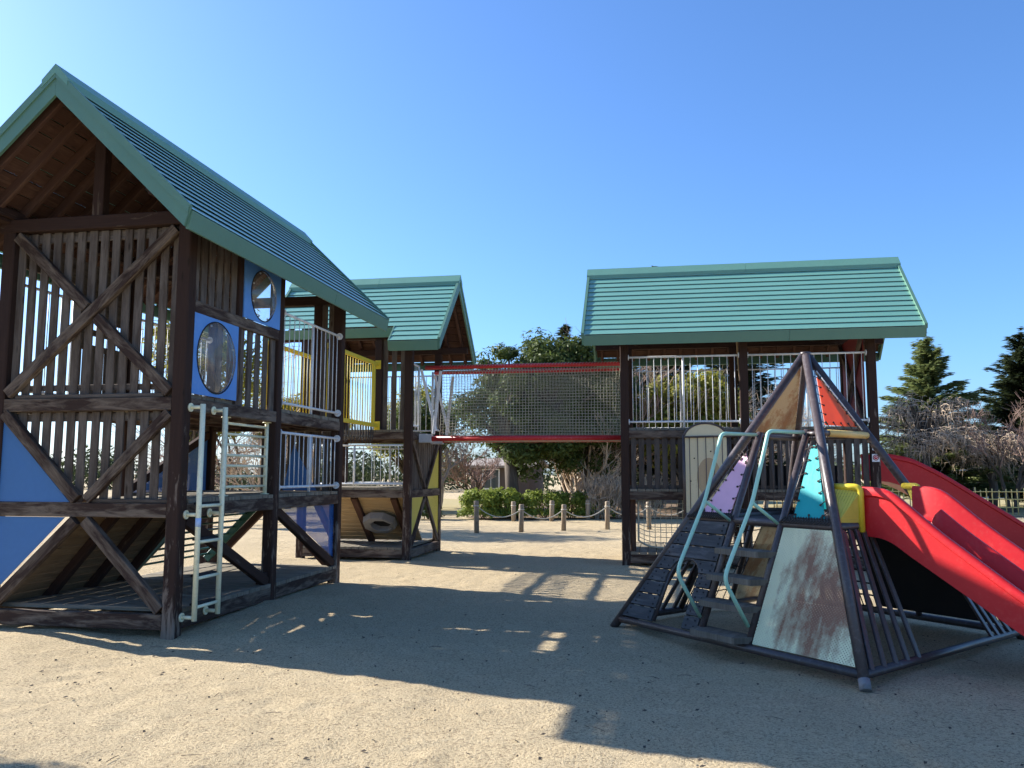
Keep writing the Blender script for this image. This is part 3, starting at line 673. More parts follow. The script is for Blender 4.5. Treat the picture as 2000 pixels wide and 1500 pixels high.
B1('brace', 'ramp', Ct, (CU[1], CV0+.1, 2.3), (CU[1], CV0+.8, 3.8), .06, .08, (0, 0, 1))
X1('dark_board', 'black', Ct, (CU[1]+.2, CV1-.2, 1.262), (CU[2]-.2, CV1-.17, 1.66), 0)
# age stickers on the right hand post
m = MB(); yS = CV0-HP-.003
m.v = [Vector((CU[2]-.005+.05*math.cos(2*PI*i/20), yS, 1.90+.028*math.sin(2*PI*i/20))) for i in range(20)]; m.face(range(20), [(0, 0)]*20); st = m.build('sticker', 'white', Ct, label='small white oval sticker')
m = MB(); m.v = [Vector((CU[2]-.005+.035*math.cos(2*PI*i/16), yS-.002, 1.90+.008*math.sin(2*PI*i/16))) for i in range(16)]; m.face(range(16), [(0, 0)]*16); m.build('sticker_print', 'grey', st)
m = MB(); m.poly([(CU[2]-.06, yS, 1.70), (CU[2]+.05, yS, 1.70), (CU[2]+.05, yS, 1.82), (CU[2]-.06, yS, 1.82)], .004, (0, 1, 0)); st = m.build('sticker', 'white', Ct, label='square white sticker with a red round emblem')
for r0, r1, mt, dy in ((.034, .046, 'redpanel', .004), (0, .027, 'red', .004)):
    m = MB(); n = 24
    for rr in (r0, r1): m.v += [Vector((CU[2]-.005+rr*math.cos(2*PI*i/n), yS-dy, 1.765+rr*math.sin(2*PI*i/n))) for i in range(n)]
    for i in range(n): j = (i+1) % n; m.face((i, j, n+j, n+i), [(0, 0)]*4)
    m.build('emblem', mt, st)
m = MB(); m.disc((CU[2]-.002, yS-.006, 1.772), (0, 1, 0), .009, .002, 10); m.build('emblem', 'white', st)
# cargo net in the lower left bay
def rope_net(rows, cols, fn, r, name, mat, par, edge=None):
    m = MB()
    for i in range(rows+1): m.tube([fn(i/rows, j/(cols*2)) for j in range(cols*2+1)], r, 4, False)
    for j in range(cols+1): m.tube([fn(i/(rows*2), j/cols) for i in range(rows*2+1)], r, 4, False)
    o = m.build(name, mat, par, kind='stuff')
    if edge:
        for pts in edge: m = MB(); m.tube(pts, r*3, 6); m.build('edge_rope', mat, par, True)
    return o
def cn(s, t):
    u0, u1 = CU[0]+.2, CU[1]-.12
    sag = .12*math.sin(PI*s)*math.sin(PI*t)
    return (u0+(u1-u0)*t, CF_+.14+sag+J(.006), 1.07-.78*s*(1-.12*(1-min(1, t*6))**2)+.03*math.sin(3*t+s*2)+J(.005))
rope_net(10, 18, cn, .0055, 'cargo_net', 'netrope', Ct, [[cn(i/12, 0) for i in range(13)]+[cn(1, j/16) for j in range(1, 17)]])
X1('post', 'under', Ct, (CU[0]+HP+.002, CF_+.14, .24), (CU[0]+HP+.09, CF_+.2, 1.08), 2)
roof(Ct, (0, 14.89, 0), (1, 0, 0), (0, 1, 0), -1.22, 4.02, -.045, None, .3)

# ------------------------------------------------------------------ play panel with arched board, fixed to the right tower's front
PP = thing('arched_panel', 'cream arched board behind thin brown bars on the front of the right tower', 'play panel', (.7, 13.6, .86))
pv = 13.58; u0, u1 = .36, 1.05
pts = [(u0+.02, .88), (u1-.02, .88), (u1-.02, 2.06)]+[((u0+u1)/2+(u1-u0-.04)/2*math.cos(PI*i/14), 2.06+.235*math.sin(PI*i/14)) for i in range(1, 14)]+[(u0+.02, 2.06)]
P1('board', 'tan', PP, [(u, pv, z) for u, z in pts], .02, (0, 1, 0))
m = MB(); m.v = [Vector((.745+.185*math.cos(2*PI*i/32), pv-.013, 1.45+.31*math.sin(2*PI*i/32))) for i in range(32)]; m.face(range(32), [(0, 0)]*32); m.build('oval_disc', 'tandisc', PP)
m = MB()
m.tube(arc([(u0, pv-.01, .72), (u0, pv-.01, 2.12)], .02), .024, 8); m.tube([((u0+u1)/2+(u1-u0)/2*math.cos(PI*i/16), pv-.01, 2.06+.25*math.sin(PI*i/16)) for i in range(17)], .016, 8)
m.tube([(u1, pv-.01, .86), (u1, pv-.01, 2.1)], .02, 8); m.tube([(u0, pv-.03, .87), (2.2, pv-.03, .87)], .022, 8); m.tube([(u0, pv-.03, 2.09), (2.2, pv-.03, 2.12)], .016, 8); m.tube([(2.2, pv-.03, .72), (2.2, pv-.03, 2.12)], .024, 8)
m.build('pipe_frame', 'pipe', PP, True)
for i in range(14):
    u = u0+.09+i*.127
    T1('bar', 'pipe', PP, [(u, pv-.04, .87), (u, pv-.04, 2.09)], .0065, 6)
for u in (u0, u1, 2.2): 
    m = MB(); m.tube([(u, pv, 1.15), (u, CF_+.01, 1.15)], .016, 6); m.build('bracket', 'pipe', PP, True)
for i in range(6):
    a = 2*PI*i/6+.3; m = MB(); m.disc((.72+.27*math.cos(a), pv-.014, 1.5+.37*math.sin(a)), (0, 1, 0), .012, .01, 8); m.build('bolt', 'black', PP)

# ------------------------------------------------------------------ yellow bridge from the left tower to the one behind
YB = thing('footbridge', 'short bridge with yellow railings and hanging rope floor between the two left towers', 'footbridge', (-5.26, 12.5, 2.2))
for u in (-4.875, -5.66):
    m = MB()
    for z in (2.33, 3.405): m.beam((u, V3+.07, z), (u, BF-.002, z), .04, .065, (0, 0, 1))
    R = m.build('railing', 'yellow', YB)
    for i in range(22):
        v = V3+.14+i*.118
        if v < BF-.1: T1('bar', 'yellow', R, [(u, v, 2.33), (u, v, 3.405)], .0075, 6)
    for v in (V3+.2, BF-.24): X1('upright', 'yellow', R, (u-.025, v-.025, 2.36), (u+.025, v+.025, 3.375), 2)
    for z in (2.33, 3.405): X1('mounting_plate', 'yellow', R, (u-.05, BF-.012, z-.075), (u+.05, BF-.002, z+.075), 2)
for i in range(20):
    v = V3+.16+i*.128; z = 2.13-.05*math.sin(PI*i/19)
    B1('floor_slat', 'deck', YB, (-5.64, v, z+.015), (-4.9, v, z+.015), .05, .035, (0, 0, 1), .004)
m = MB()
for u in (-4.9, -5.635):
    for i in range(20):
        v = V3+.16+i*.128; z = 2.13-.05*math.sin(PI*i/19)
        m.tube([(u, v-.05, 2.30), (u+J(.01), v-.035, z+.02), (u+J(.02), v, z-.09+J(.02)), (u, v+.04, z-.01), (u+J(.01), v+.05, 2.30)], .008, 5)
m.build('rope_loops', 'darkrope', YB, True, kind='stuff')

# ------------------------------------------------------------------ red pipe net bridge
NB = thing('net_bridge', 'rope net tunnel bridge on red pipes between the middle and right towers', 'net bridge', (-2.4, 14.75, 2.1))
for v, z, u0, u1 in ((14.36, 3.40, -4.16, -.66), (15.12, 3.40, -4.2, -.66), (14.36, 2.12, -4.05, -.66), (15.12, 2.12, -4.1, -.66)):
    m = MB(); m.tube([(u0, v, z), ((u0+u1)/2, v, z+.005), (u1, v, z)], .036 if z > 3 else .046, 10); m.build('pipe', 'redpipe', NB, True)
def side_net(v, s):
    def fn(a, t): return (-3.88+3.2*t+J(.006), v+s*.05*math.sin(PI*a)+J(.006), 3.33-1.16*a+.03*math.sin(PI*t)*(a-.5)+J(.005))
    return fn
rope_net(22, 58, side_net(14.37, 1), .0038, 'side_net', 'netrope', NB); rope_net(22, 58, side_net(15.11, -1), .0032, 'side_net', 'netrope', NB)
rope_net(14, 60, lambda a, t: (-3.88+3.2*t+J(.004), 14.37+.74*a, 2.15-.07*math.sin(PI*a)+J(.005)), .006, 'floor_net', 'netrope', NB)
m = MB()
for v, z in ((14.36, 3.40), (15.12, 3.40), (14.36, 2.12)):
    for i in range(60):
        u = -3.88+3.2*i/60; s = -1 if z > 3 else 1
        m.tube([(u, v-.04, z+.01), (u+.02, v, z+.045), (u+.04, v+.03, z), (u+.05, v, z+s*.08)], .005, 4, False)
m.build('lacing', 'netrope', NB, kind='stuff')
for v in (14.3, 15.2):
    B1('end_post', 'white', NB, (-4.22, v, 3.36), (-3.94, v+.02, 2.26), .045, .045, (0, 1, 0)); B1('end_post', 'white', NB, (-3.86, v, 3.33), (-3.98, v, 2.2), .045, .055, (0, 1, 0))
X1('mounting_plate', 'galv', NB, (-4.24, 14.27, 2.05), (-4.02, 14.42, 2.2), 0); X1('mounting_plate', 'galv', NB, (-4.24, 15.05, 2.05), (-4.02, 15.2, 2.2), 0)
# ================================================================== pyramid climber
PL, PF, PR, PB = Vector((-.484, 8.511, 0)), Vector((1.40, 6.433, 0)), Vector((3.238, 8.492, 0)), Vector((1.37, 10.57, 0))
AP = Vector((1.42, 8.49, 2.69)); HA = 2.69; Z1, Z2 = 1.07, 1.875
PY = thing('pyramid_climber', 'brown pipe pyramid climber with coloured tarps and rusty perforated boards', 'climbing frame', (1.4, 8.5, 0))
def cp(c, z): return c+(AP-c)*(z/HA)
class Face:
    def __init__(s, a, b):
        s.a, s.b = a, b; d = b-a; s.L = d.length; s.e = d.normalized(); s.n = Vector((s.e.y, -s.e.x, 0))
        w = AP-a; s.sA = w.x*s.e.x+w.y*s.e.y; s.k = -(w.x*s.n.x+w.y*s.n.y)/HA
        s.N = (s.n+Vector((0, 0, s.k))).normalized()
    def p(s, q, z, off=0.): return s.a+s.e*q-s.n*(s.k*z)+Vector((0, 0, z))+s.N*off
    def lo(s, z): return s.sA*z/HA
    def hi(s, z): return s.L-(s.L-s.sA)*z/HA
    def loc(s, q, n, z): return s.a+s.e*q+s.n*n+Vector((0, 0, z))
F1, F2, F3, F4 = Face(PL, PF), Face(PF, PR), Face(PR, PB), Face(PB, PL)
FC = (F1, F2, F3, F4)
for c in (PL, PF, PR, PB): T1('corner_pipe', 'pipe', PY, [c+(c-AP)*.006, cp(c, HA*.5), AP+(c-AP)*.012], .041, 12)
m = MB(); m.disc(AP+Vector((0, 0, -.005)), (0, 0, 1), .05, .03, 14); m.build('apex_cap', 'pipe', PY, True)
for c in (PF,): d = (cp(c, 1)-c).normalized(); T1('foot_sleeve', 'worn', PY, [c-d*.03, c+d*.055], .0425, 12)
for f in FC:
    T1('base_pipe', 'pipe', PY, [f.p(f.lo(.07), .07), f.p(f.hi(.07), .07)], .034, 10)
    T1('platform_pipe', 'pipe', PY, [f.p(f.lo(Z1), Z1), f.p(f.hi(Z1), Z1)], .034, 10)
m = MB(); m.poly([cp(c, Z1)+Vector((0, 0, -.02)) for c in (PL, PF, PR, PB)], .03, (0, 0, 1)); m.build('platform', 'black', PY)
T1('crossbar', 'pipe', PY, [F4.p(F4.lo(Z2), Z2), F4.p(F4.hi(Z2), Z2)], .026, 8); T1('crossbar', 'pipe', PY, [F1.p(1.62, Z2-.005), F1.p(F1.hi(Z2), Z2-.005)], .024, 8)
T1('crossbar', 'pipe', PY, [F2.p(F2.lo(Z2), Z2), F2.p(F2.lo(Z2)+.13, Z2)], .03, 8); T1('crossbar', 'yellowpad', PY, [F2.p(F2.lo(Z2)+.13, Z2), F2.p(F2.hi(Z2)-.03, Z2)], .033, 10)
T1('crossbar', 'pipe', PY, [F3.p(F3.lo(Z2), Z2), F3.p(F3.hi(Z2), Z2)], .026, 8)
S1 = lambda z: 1.140-.045*z; S2 = lambda z: 1.695-.045*z
for S in (S1, S2): T1('stringer', 'pipe', PY, [F1.p(S(.07), .07), F1.p(S(1.9), 1.9)], .032, 10)
# charcoal planks with the arched hole
rows = 8; zb0, zt0 = .10, 1.045; bolts = MB()
for i in range(rows):
    za = zb0+(zt0-zb0)*i/rows+.006; zb = zb0+(zt0-zb0)*(i+1)/rows-.006
    def hole(z, s):
        if z >= .70: return None
        r = .205 if z < .5 else math.sqrt(max(0, .205**2-(z-.5)**2))
        return .705+s*r
    lL = lambda z: F1.lo(z)+.035; lR = lambda z: S1(z)-.035
    if za > .69: quads = [(lL, lR)]
    else: quads = [(lL, lambda z: hole(min(z, .699), -1)), (lambda z: hole(min(z, .699), 1), lR)]
    for l, r in quads:
        zz = [za+(zb-za)*k/3 for k in range(4)]
        pts = [F1.p(l(z), z, .012) for z in zz[::-1]]+[F1.p(r(z), z, .012) for z in zz]
        P = [pts[0]]+[q for q in pts[1:]]
        m = MB(); ex = F1.e; ey = F1.N.cross(ex); o = random.random()*30; k = len(P); th = .03
        uv = [(o+(q-P[0]).dot(ex), o*2+(q-P[0]).dot(ey)) for q in P]
        for t in (th/2, -th/2): m.v += [q+F1.N*t for q in P]
        m.face(list(range(k)), uv); m.face([k+j for j in range(k)][::-1], uv[::-1])
        for j in range(k): j2 = (j+1) % k; m.face((j, k+j, k+j2, j2), [uv[j], uv[j], uv[j2], uv[j2]])
        m.build('plank', 'plank', PY)
        zm = (za+zb)/2
        for z in (za+.028, zb-.028):
            for q in (l(z)+.05, r(z)-.045): bolts.disc(F1.p(q, z, .028), F1.N, .009, .008, 7)
bolts.build('bolts', 'black', PY, kind='stuff')
hp = []
m = MB(); m.tube([F1.p(.5, .12, -.01), F1.p(.5, .5, -.01)]+[F1.p(.705+.205*math.cos(PI-PI*i/10), .5+.2*math.sin(PI*i/10), -.01) for i in range(1, 10)]+[F1.p(.91, .5, -.01), F1.p(.91, .12, -.01)], .02, 6); m.build('arch_frame', 'pipe', PY, True)
# stairs
for z in (.812, .588, .372, .135):
    fn = -F1.k*z; th = .05
    P = [F1.loc(S1(z)-.05, fn+.01, z), F1.loc(S1(z)+.02, fn+.165, z), F1.loc(S2(z)-.02, fn+.165, z), F1.loc(S2(z)+.03, fn+.01, z), F1.loc(S2(z)+.01, fn-.07, z), F1.loc(S1(z)-.02, fn-.07, z)]
    m = MB(); m.poly(P, th, (0, 0, 1)); m.build('tread', 'tread', PY)
# mint handrails
for S in (S1, S2):
    s0 = S(.6); pr = [(-.075, .24), (.175, .61), (.172, .69), (-.165, 1.26), (-.365, 1.79), (-.46, 1.883), (-.93, 1.883)]
    m = MB(); m.tube(arc([F1.loc(s0 if z < 1.8 else S(1.88), n, z) for n, z in pr], .07), .0175, 10)
    m.tube([F1.loc(s0, -.165, 1.26), F1.loc(S(1.07), -.5, 1.075)], .0155, 8); m.build('handrail', 'mint', PY, True)
# perforated boards
P1('perforated_panel', 'perfmint', PY, [F1.p(S2(.105)+.045, .105, .012), F1.p(F1.hi(.105)-.045, .105, .012), F1.p(F1.hi(1.035)-.045, 1.035, .012), F1.p(S2(1.035)+.045, 1.035, .012)], .008, F1.N)
P1('perforated_panel', 'perfrust', PY, [F4.p(F4.lo(1.92)+.045, 1.92), F4.p(F4.hi(1.92)-.045, 1.92), F4.p(F4.sA+.02, 2.56), F4.p(F4.sA-.02, 2.56)], .008, F4.N)
P1('perforated_panel', 'perfrust', PY, [F4.p(F4.lo(.1)+.05, .1), F4.p(.95, .1), F4.p(1.02, 1.03), F4.p(F4.lo(1.03)+.05, 1.03)], .008, F4.N)
for q, z in ((.98, .07), (1.83, .07)):
    for f in (F3, F4): T1('stringer', 'pipe', PY, [f.p(q, z), f.p(f.sA+(q-1.4)*.7, Z1)], .03, 8)
# slats
def slat_fan(f, b0, b1, t0, t1, n=5):
    for i in range(n):
        t = i/(n-1); B1('slat', 'pipe', PY, f.p(b0+(b1-b0)*t, .08, .02), f.p(t0+(t1-t0)*t, 1.03, .02), .052, .022, f.N, .004)
slat_fan(F2, .14, .84, F2.lo(1.03)+.06, 1.06); slat_fan(F2, 2.16, 2.66, 1.98, F2.hi(1.03)-.05)
slat_fan(F3, 1.98, 2.66, 1.78, F3.hi(1.03)-.06); slat_fan(F4, 1.92, 2.66, 1.76, F4.hi(1.03)-.06)
P1('rubber_wall', 'black', PY, [F3.p(F3.lo(.14)+.1, .14, -.02), F3.p(1.36, .14, -.02), F3.p(1.36, 1.05, -.02), F3.p(F3.lo(1.05)+.04, 1.05, -.02)], .02, F3.N)
rope_net(7, 4, lambda s, t: F3.p(1.40+.42*t+J(.006), .1+.93*s+J(.006)), .009, 'climbing_net', 'darkrope', PY)
rope_net(7, 5, lambda s, t: F4.p(1.0+.75*t+J(.006), .1+.93*s+J(.006)), .006, 'climbing_net', 'darkrope', PY)
# tarps with lacing
def tarp_panel(f, pts, mat, r=.0042):
    T = P1('tarp', mat, PY, [f.p(s, z, .0) for s, z in pts], .006, f.N); m = MB(); n = len(pts)
    cs = sum(p[0] for p in pts)/n; cz = sum(p[1] for p in pts)/n
    for i in range(n):
        a, b = pts[i], pts[(i+1) % n]; L = math.hypot(b[0]-a[0], b[1]-a[1]); k = max(1, int(L/.11))
        ox, oz = (b[1]-a[1])/L, -(b[0]-a[0])/L
        if ox*((a[0]+b[0])/2-cs)+oz*((a[1]+b[1])/2-cz) < 0: ox, oz = -ox, -oz
        prev = None
        for j in range(k+1):
            t = (j+.15)/(k+.3); s = a[0]+(b[0]-a[0])*t; z = a[1]+(b[1]-a[1])*t
            ins = f.p(s-ox*.02, z-oz*.02, .012); out = f.p(s+ox*.05+(b[0]-a[0])/L*.02, z+oz*.05+(b[1]-a[1])/L*.02, .012)
            m.disc(ins, f.N, .010, .008, 8); m.tube([ins, out], r, 5)
            prev = out
    m.build('lacing', 'darkrope', T, True, kind='stuff')
    return T
tarp_panel(F1, [(.66, 1.135), (1.02, 1.135), (1.03, 1.62), (.965, 1.70), (.92, 1.66)], 'pink')
tarp_panel(F1, [(1.75, 1.13), (2.07, 1.13), (1.77, 1.76), (1.71, 1.76)], 'teal')
tarp_panel(F2, [(F2.lo(1.94)+.12, 1.955), (F2.hi(1.94)-.10, 1.955), (1.56, 2.44), (1.525, 2.44)], 'orange')
tarp_panel(F3, [(2.0, 1.135), (1.6, 1.135), (1.62, 1.62), (1.66, 1.62)], 'teal')
for f, a, b, t in ((F1, 1.69, 2.13, 1.72), (F1, .61, 1.06, 1.0), (F2, F2.lo(1.94)+.07, F2.hi(1.94)-.05, 1.54)):
    zb_ = 1.1 if f is F1 else 1.92; zt_ = 1.83 if f is F1 else 2.5
    m = MB(); m.tube([f.p(a, zb_, .01), f.p(t-.02, zt_, .01)], .0065, 5); m.tube([f.p(b, zb_, .01), f.p(t+.02, zt_, .01)], .0065, 5); m.build('lacing_rod', 'pipe' if f is F1 else 'white', PY, True)
m = MB()
for f in (F1, F4, F3):
    for i in range(60):
        q = f.lo(1.1)+(f.hi(1.1)-f.lo(1.1))*i/60
        if f is F1 and S1(1) < q < S2(1): continue
        m.tube([f.p(q, 1.06, .05), f.p(q+.015, 1.125, .02), f.p(q+.03, 1.06, -.02)], .009, 4)
m.build('edge_lacing', 'darkrope', PY, True, kind='stuff')
# ---- double slide
DS = thing('double_slide', 'bright red double slide coming off the pyramid climber', 'slide', tuple(F2.loc(1.44, 0, 0)))
def sweep(par, f, s0, s1, sm, st, mat, name):
    """st: stations (n, z_bed, z_top, z_under, z_mid)"""
    m = MB(); K = 0
    for (n, zb, zt, zu, zm) in st:
        def wall(s, d):   # outer side first
            return [(s, zu), (s, zt-.085), (s-d*.022, zt-.07), (s-d*.024, zt-.025), (s-d*.005, zt), (s+d*.03, zt), (s+d*.045, zt-.02), (s+d*.05, zb+.07), (s+d*.075, zb+.02), (s+d*.12, zb)]
        pr = wall(s0, 1)
        if sm is not None:
            pr += [(sm-.10, zb), (sm-.055, zb+.02), (sm-.035, min(zb+.07, zm)), (sm-.03, max(zb+.02, zm-.02)), (sm-.012, max(zm, zb+.022)), (sm+.012, max(zm, zb+.022)), (sm+.03, max(zb+.02, zm-.02)), (sm+.035, min(zb+.07, zm)), (sm+.055, zb+.02), (sm+.10, zb)]
        pr += wall(s1, -1)[::-1]; K = len(pr)
        m.v += [f(s, n, z) for s, z in pr]
    for i in range(len(st)-1):
        for j in range(K):
            j2 = (j+1) % K; m.face((i*K+j, i*K+j2, (i+1)*K+j2, (i+1)*K+j), [(0, 0)]*4)
    m.face(list(range(K)), [(0, 0)]*K); e = (len(st)-1)*K; m.face([e+j for j in range(K)][::-1], [(0, 0)]*K)
    o = m.build(name, mat, par, True)
    md = o.modifiers.new('bev', 'EDGE_SPLIT'); md.split_angle = math.radians(50); return o
def interp(x, pts):
    for (a, va), (b, vb) in zip(pts, pts[1:]):
        if x <= b: t = max(0, (x-a)/(b-a)); t = t*1.0; return va+(vb-va)*t
    return pts[-1][1]
def smooth_curve(pts, xs):
    def f(x): return sum(interp(x+d, pts) for d in (-.09, -.06, -.03, 0, .03, .06, .09))/7
    return [f(x) for x in xs]
ns = [-.52+i*.05 for i in range(46)]
top = smooth_curve([(-.6, 1.40), (-.30, 1.392), (-.2, 1.325), (.115, 1.06), (.7, .643), (1.05, .42), (1.35, .36), (2, .36)], ns)
und = smooth_curve([(-.6, .99), (-.30, .975), (-.16, .87), (.68, .341), (1.05, .12), (1.3, .1), (2, .1)], ns)
bed = smooth_curve([(-.6, 1.10), (-.36, 1.09), (-.2, 1.0), (.115, .78), (.7, .42), (1.05, .2), (1.35, .17), (2, .17)], ns)
stn = [(n, b, t, u, (b if n < -.20 else min(t-.005, b+.02+(n+.20)*2.5))) for n, b, t, u in zip(ns, bed, top, und)]
sweep(DS, lambda s, n, z: F2.loc(s, n, z), .975, 1.905, 1.44, stn, 'red', 'chute')
for a, b, sg in ((F2.lo(Z1)+.03, .965, 1), (F2.hi(Z1)-.03, 1.915, -1)):
    P1('side_panel', 'perfyel', DS, [F2.p(a, Z1+.03), F2.loc(b, -.5, Z1+.03), F2.loc(b, -.5, 1.38), F2.p(F2.lo(1.38)+.04 if sg > 0 else F2.hi(1.38)-.04, 1.38)], .012, F2.N if False else None)
    q = F2.p(F2.lo(1.4)+.05 if sg > 0 else F2.hi(1.4)-.05, 1.395); e = F2.loc(b-sg*.03, -.5, 1.395)
    m = MB(); m.tube(arc([q, e, F2.loc(b-sg*.03, -.5, 1.02)], .05), .029, 10); m.build('entry_frame', 'yellow', DS, True)
# ---- slide of the right tower
GS = thing('tower_slide', 'dark red humped slide running off the right tower behind the pyramid', 'slide', (4.3, 14.8, 0))
xs = [CU[2]+HP+.01+i*.1 for i in range(34)]
tp = smooth_curve([(3.3, 1.86), (3.6, 1.84), (3.96, 1.765), (4.3, 1.585), (4.48, 1.478), (5.56, .75), (6.0, .5), (6.4, .42), (7, .42)], xs)
un = smooth_curve([(3.3, 1.40), (3.6, 1.39), (3.9, 1.28), (4.197, 1.112), (5.53, .333), (5.9, .14), (6.3, .1), (7, .1)], xs)
sweep(GS, lambda s, n, z: Vector((n, s, z)), 14.28, 15.2, None, [(x, u+.07, t, u, 0) for x, t, u in zip(xs, tp, un)], 'red', 'chute')

# ================================================================== rope fence
def bollard(x, y, h, r, label, grp):
    t = thing('bollard', label, 'bollard', (x, y, 0), grp); m = MB(); tl = (J(.03), J(.03))
    m.tube([(x, y, -.05), (x+tl[0]*.6, y+tl[1]*.6, h-.02), (x+tl[0]*.62, y+tl[1]*.62, h)], r, 12, True); m.v[-12:] = [v+(Vector((x+tl[0]*.62, y+tl[1]*.62, h))-v)*.14 for v in m.v[-12:]]
    m.build('post', 'bollard', t, True)
    m = MB(); m.tube([(x+tl[0]*.5+(r+.004)*math.cos(2*PI*i/14), y+tl[1]*.5+(r+.004)*math.sin(2*PI*i/14), h-.13) for i in range(15)], .012, 5, False); m.build('rope_loop', 'rope', t, True)
    return Vector((x, y, h-.13))
front = [(-4.61, 20.73, .82), (-3.56, 21.25, .72), (-2.55, 21.95, .70), (-1.46, 22.85, .76), (-.35, 23.4, .74), (.75, 23.9, .74)]
fl = ['leftmost bollard of the front row beside the tower edge', 'bollard second from left in the front row, casting no rope to the hedge', 'bollard third from left in the front row', 'bollard of the front row just left of the right tower post', 'bollard seen through the cargo net under the right tower', 'front row bollard glimpsed right of the cargo net']
fl[1] = 'second wooden bollard from the left in the front row'; fl[2] = 'third wooden bollard from the left in the front row'
tops = [bollard(x, y, h, .065, l, 'wooden bollards of the rope fence') for (x, y, h), l in zip(front, fl)]
back = [(-4.64, 26.3, .62), (-3.43, 26.3, .66), (-2.38, 27.4, .66), (-1.2, 28.2, .66)]
bl = ['grey bollard at the foot of the thick tree trunk', 'grey bollard standing in front of the hedge middle', 'grey bollard among the bare shrub twigs', 'grey back row bollard behind the right tower post']
tb = [bollard(x, y, h, .075, l, 'wooden bollards of the rope fence') for (x, y, h), l in zip(back, bl)]
rl_ = ['rope sagging between the first and second front bollards', 'rope sagging between the second and third front bollards', 'rope sagging between the third and fourth front bollards', 'rope running from the fourth front bollard behind the tower post', 'rope end seen through the cargo net']
for (a, b), l in zip(zip(tops, tops[1:]), rl_):
    m = MB(); m.tube([a.lerp(b, i/14)-Vector((0, 0, .24*4*(i/14)*(1-i/14))) for i in range(15)], .013, 6); tag(m.build('rope', 'rope', None, True), l, 'rope', 'ropes of the fence')

# ================================================================== vegetation
def quads_mesh(name, cen, ax, ay, mat):
    """leaf sized kite faces: centre, half axes"""
    n = len(cen); V = np.empty((n, 4, 3)); V[:, 0] = cen-ax; V[:, 1] = cen+ay*.8-ax*.1; V[:, 2] = cen+ax; V[:, 3] = cen-ay*.8-ax*.1
    return np_mesh(name, V.reshape(-1, 3), np.arange(n*4).reshape(n, 4), mat)
def unit(n): v = RNG.normal(size=(n, 3)); return v/np.linalg.norm(v, axis=1, keepdims=True)
def leaf_obj(name, cen, nrm, size, mat, par, asp=.45, dirs=None):
    n = len(cen); d = unit(n) if dirs is None else dirs; d = d-nrm*np.sum(d*nrm, 1, keepdims=True); d /= np.linalg.norm(d, axis=1, keepdims=True)+1e-9
    e = np.cross(nrm, d); sz = size*(.6+.8*RNG.random((n, 1)))
    me = quads_mesh(name, cen-np.array(parent_origin(par)), d*sz, e*sz*asp, mat); o = bpy.data.objects.new(name, me); C.objects.link(o); o.parent = par; return o
def blobs(center, rad, n, sub=.34, seed=0, flat=1.):
    r = np.random.default_rng(seed); v = r.normal(size=(n, 3)); v /= np.linalg.norm(v, axis=1, keepdims=True); v *= (.45+.6*r.random((n, 1)))
    c = np.array(center)+v*np.array(rad); rr = np.array(rad).mean()*sub*(.6+.8*r.random(n)); return c, rr
def clump_leaves(cs, rs, per, shell=.55):
    C_, N_ = [], []
    for c, r in zip(cs, rs):
        k = int(per*(.6+.8*random.random())); d = unit(k); C_.append(c+d*(r*(shell+(1-shell)*RNG.random((k, 1))))*np.array([1, 1, .75])); nn = d*.8+unit(k)*.7+np.array([0, 0, .5]); N_.append(nn/np.linalg.norm(nn, axis=1, keepdims=True))
    return np.concatenate(C_), np.concatenate(N_)
def limbs(m, base, tops_, r0, fork):
    for t in tops_:
        a = Vector(base); f = Vector(fork)+Vector((J(.1), J(.1), J(.2))); b = Vector(t); mid = f.lerp(b, .5)+Vector((J(.15), J(.15), .12))
        m.tube([f, mid, b], r0*.5, 6, True, r0*.12)
def broadleaf(name, label, cat, base, ctr, rad, ncl, per, leaf, mat, r0, fork_z, seed=1, grp=None, sub=.34):
    t = thing(name, label, cat, base, grp); m = MB(); b = Vector(base); f = Vector((b.x+J(.1), b.y, fork_z))
    m.tube([b-Vector((0, 0, .1)), b+Vector((0, 0, .12)), b.lerp(f, .5)+Vector((J(.05), 0, 0)), f], r0*1.25, 9, True, r0*.75)
    cs, rs = blobs(ctr, rad, ncl, sub, seed)
    limbs(m, b, cs[::2], r0, f); m.build('trunk', 'bark', t, True)
    c, n = clump_leaves(cs, rs, per); leaf_obj('crown', c, n, leaf, mat, t); return t
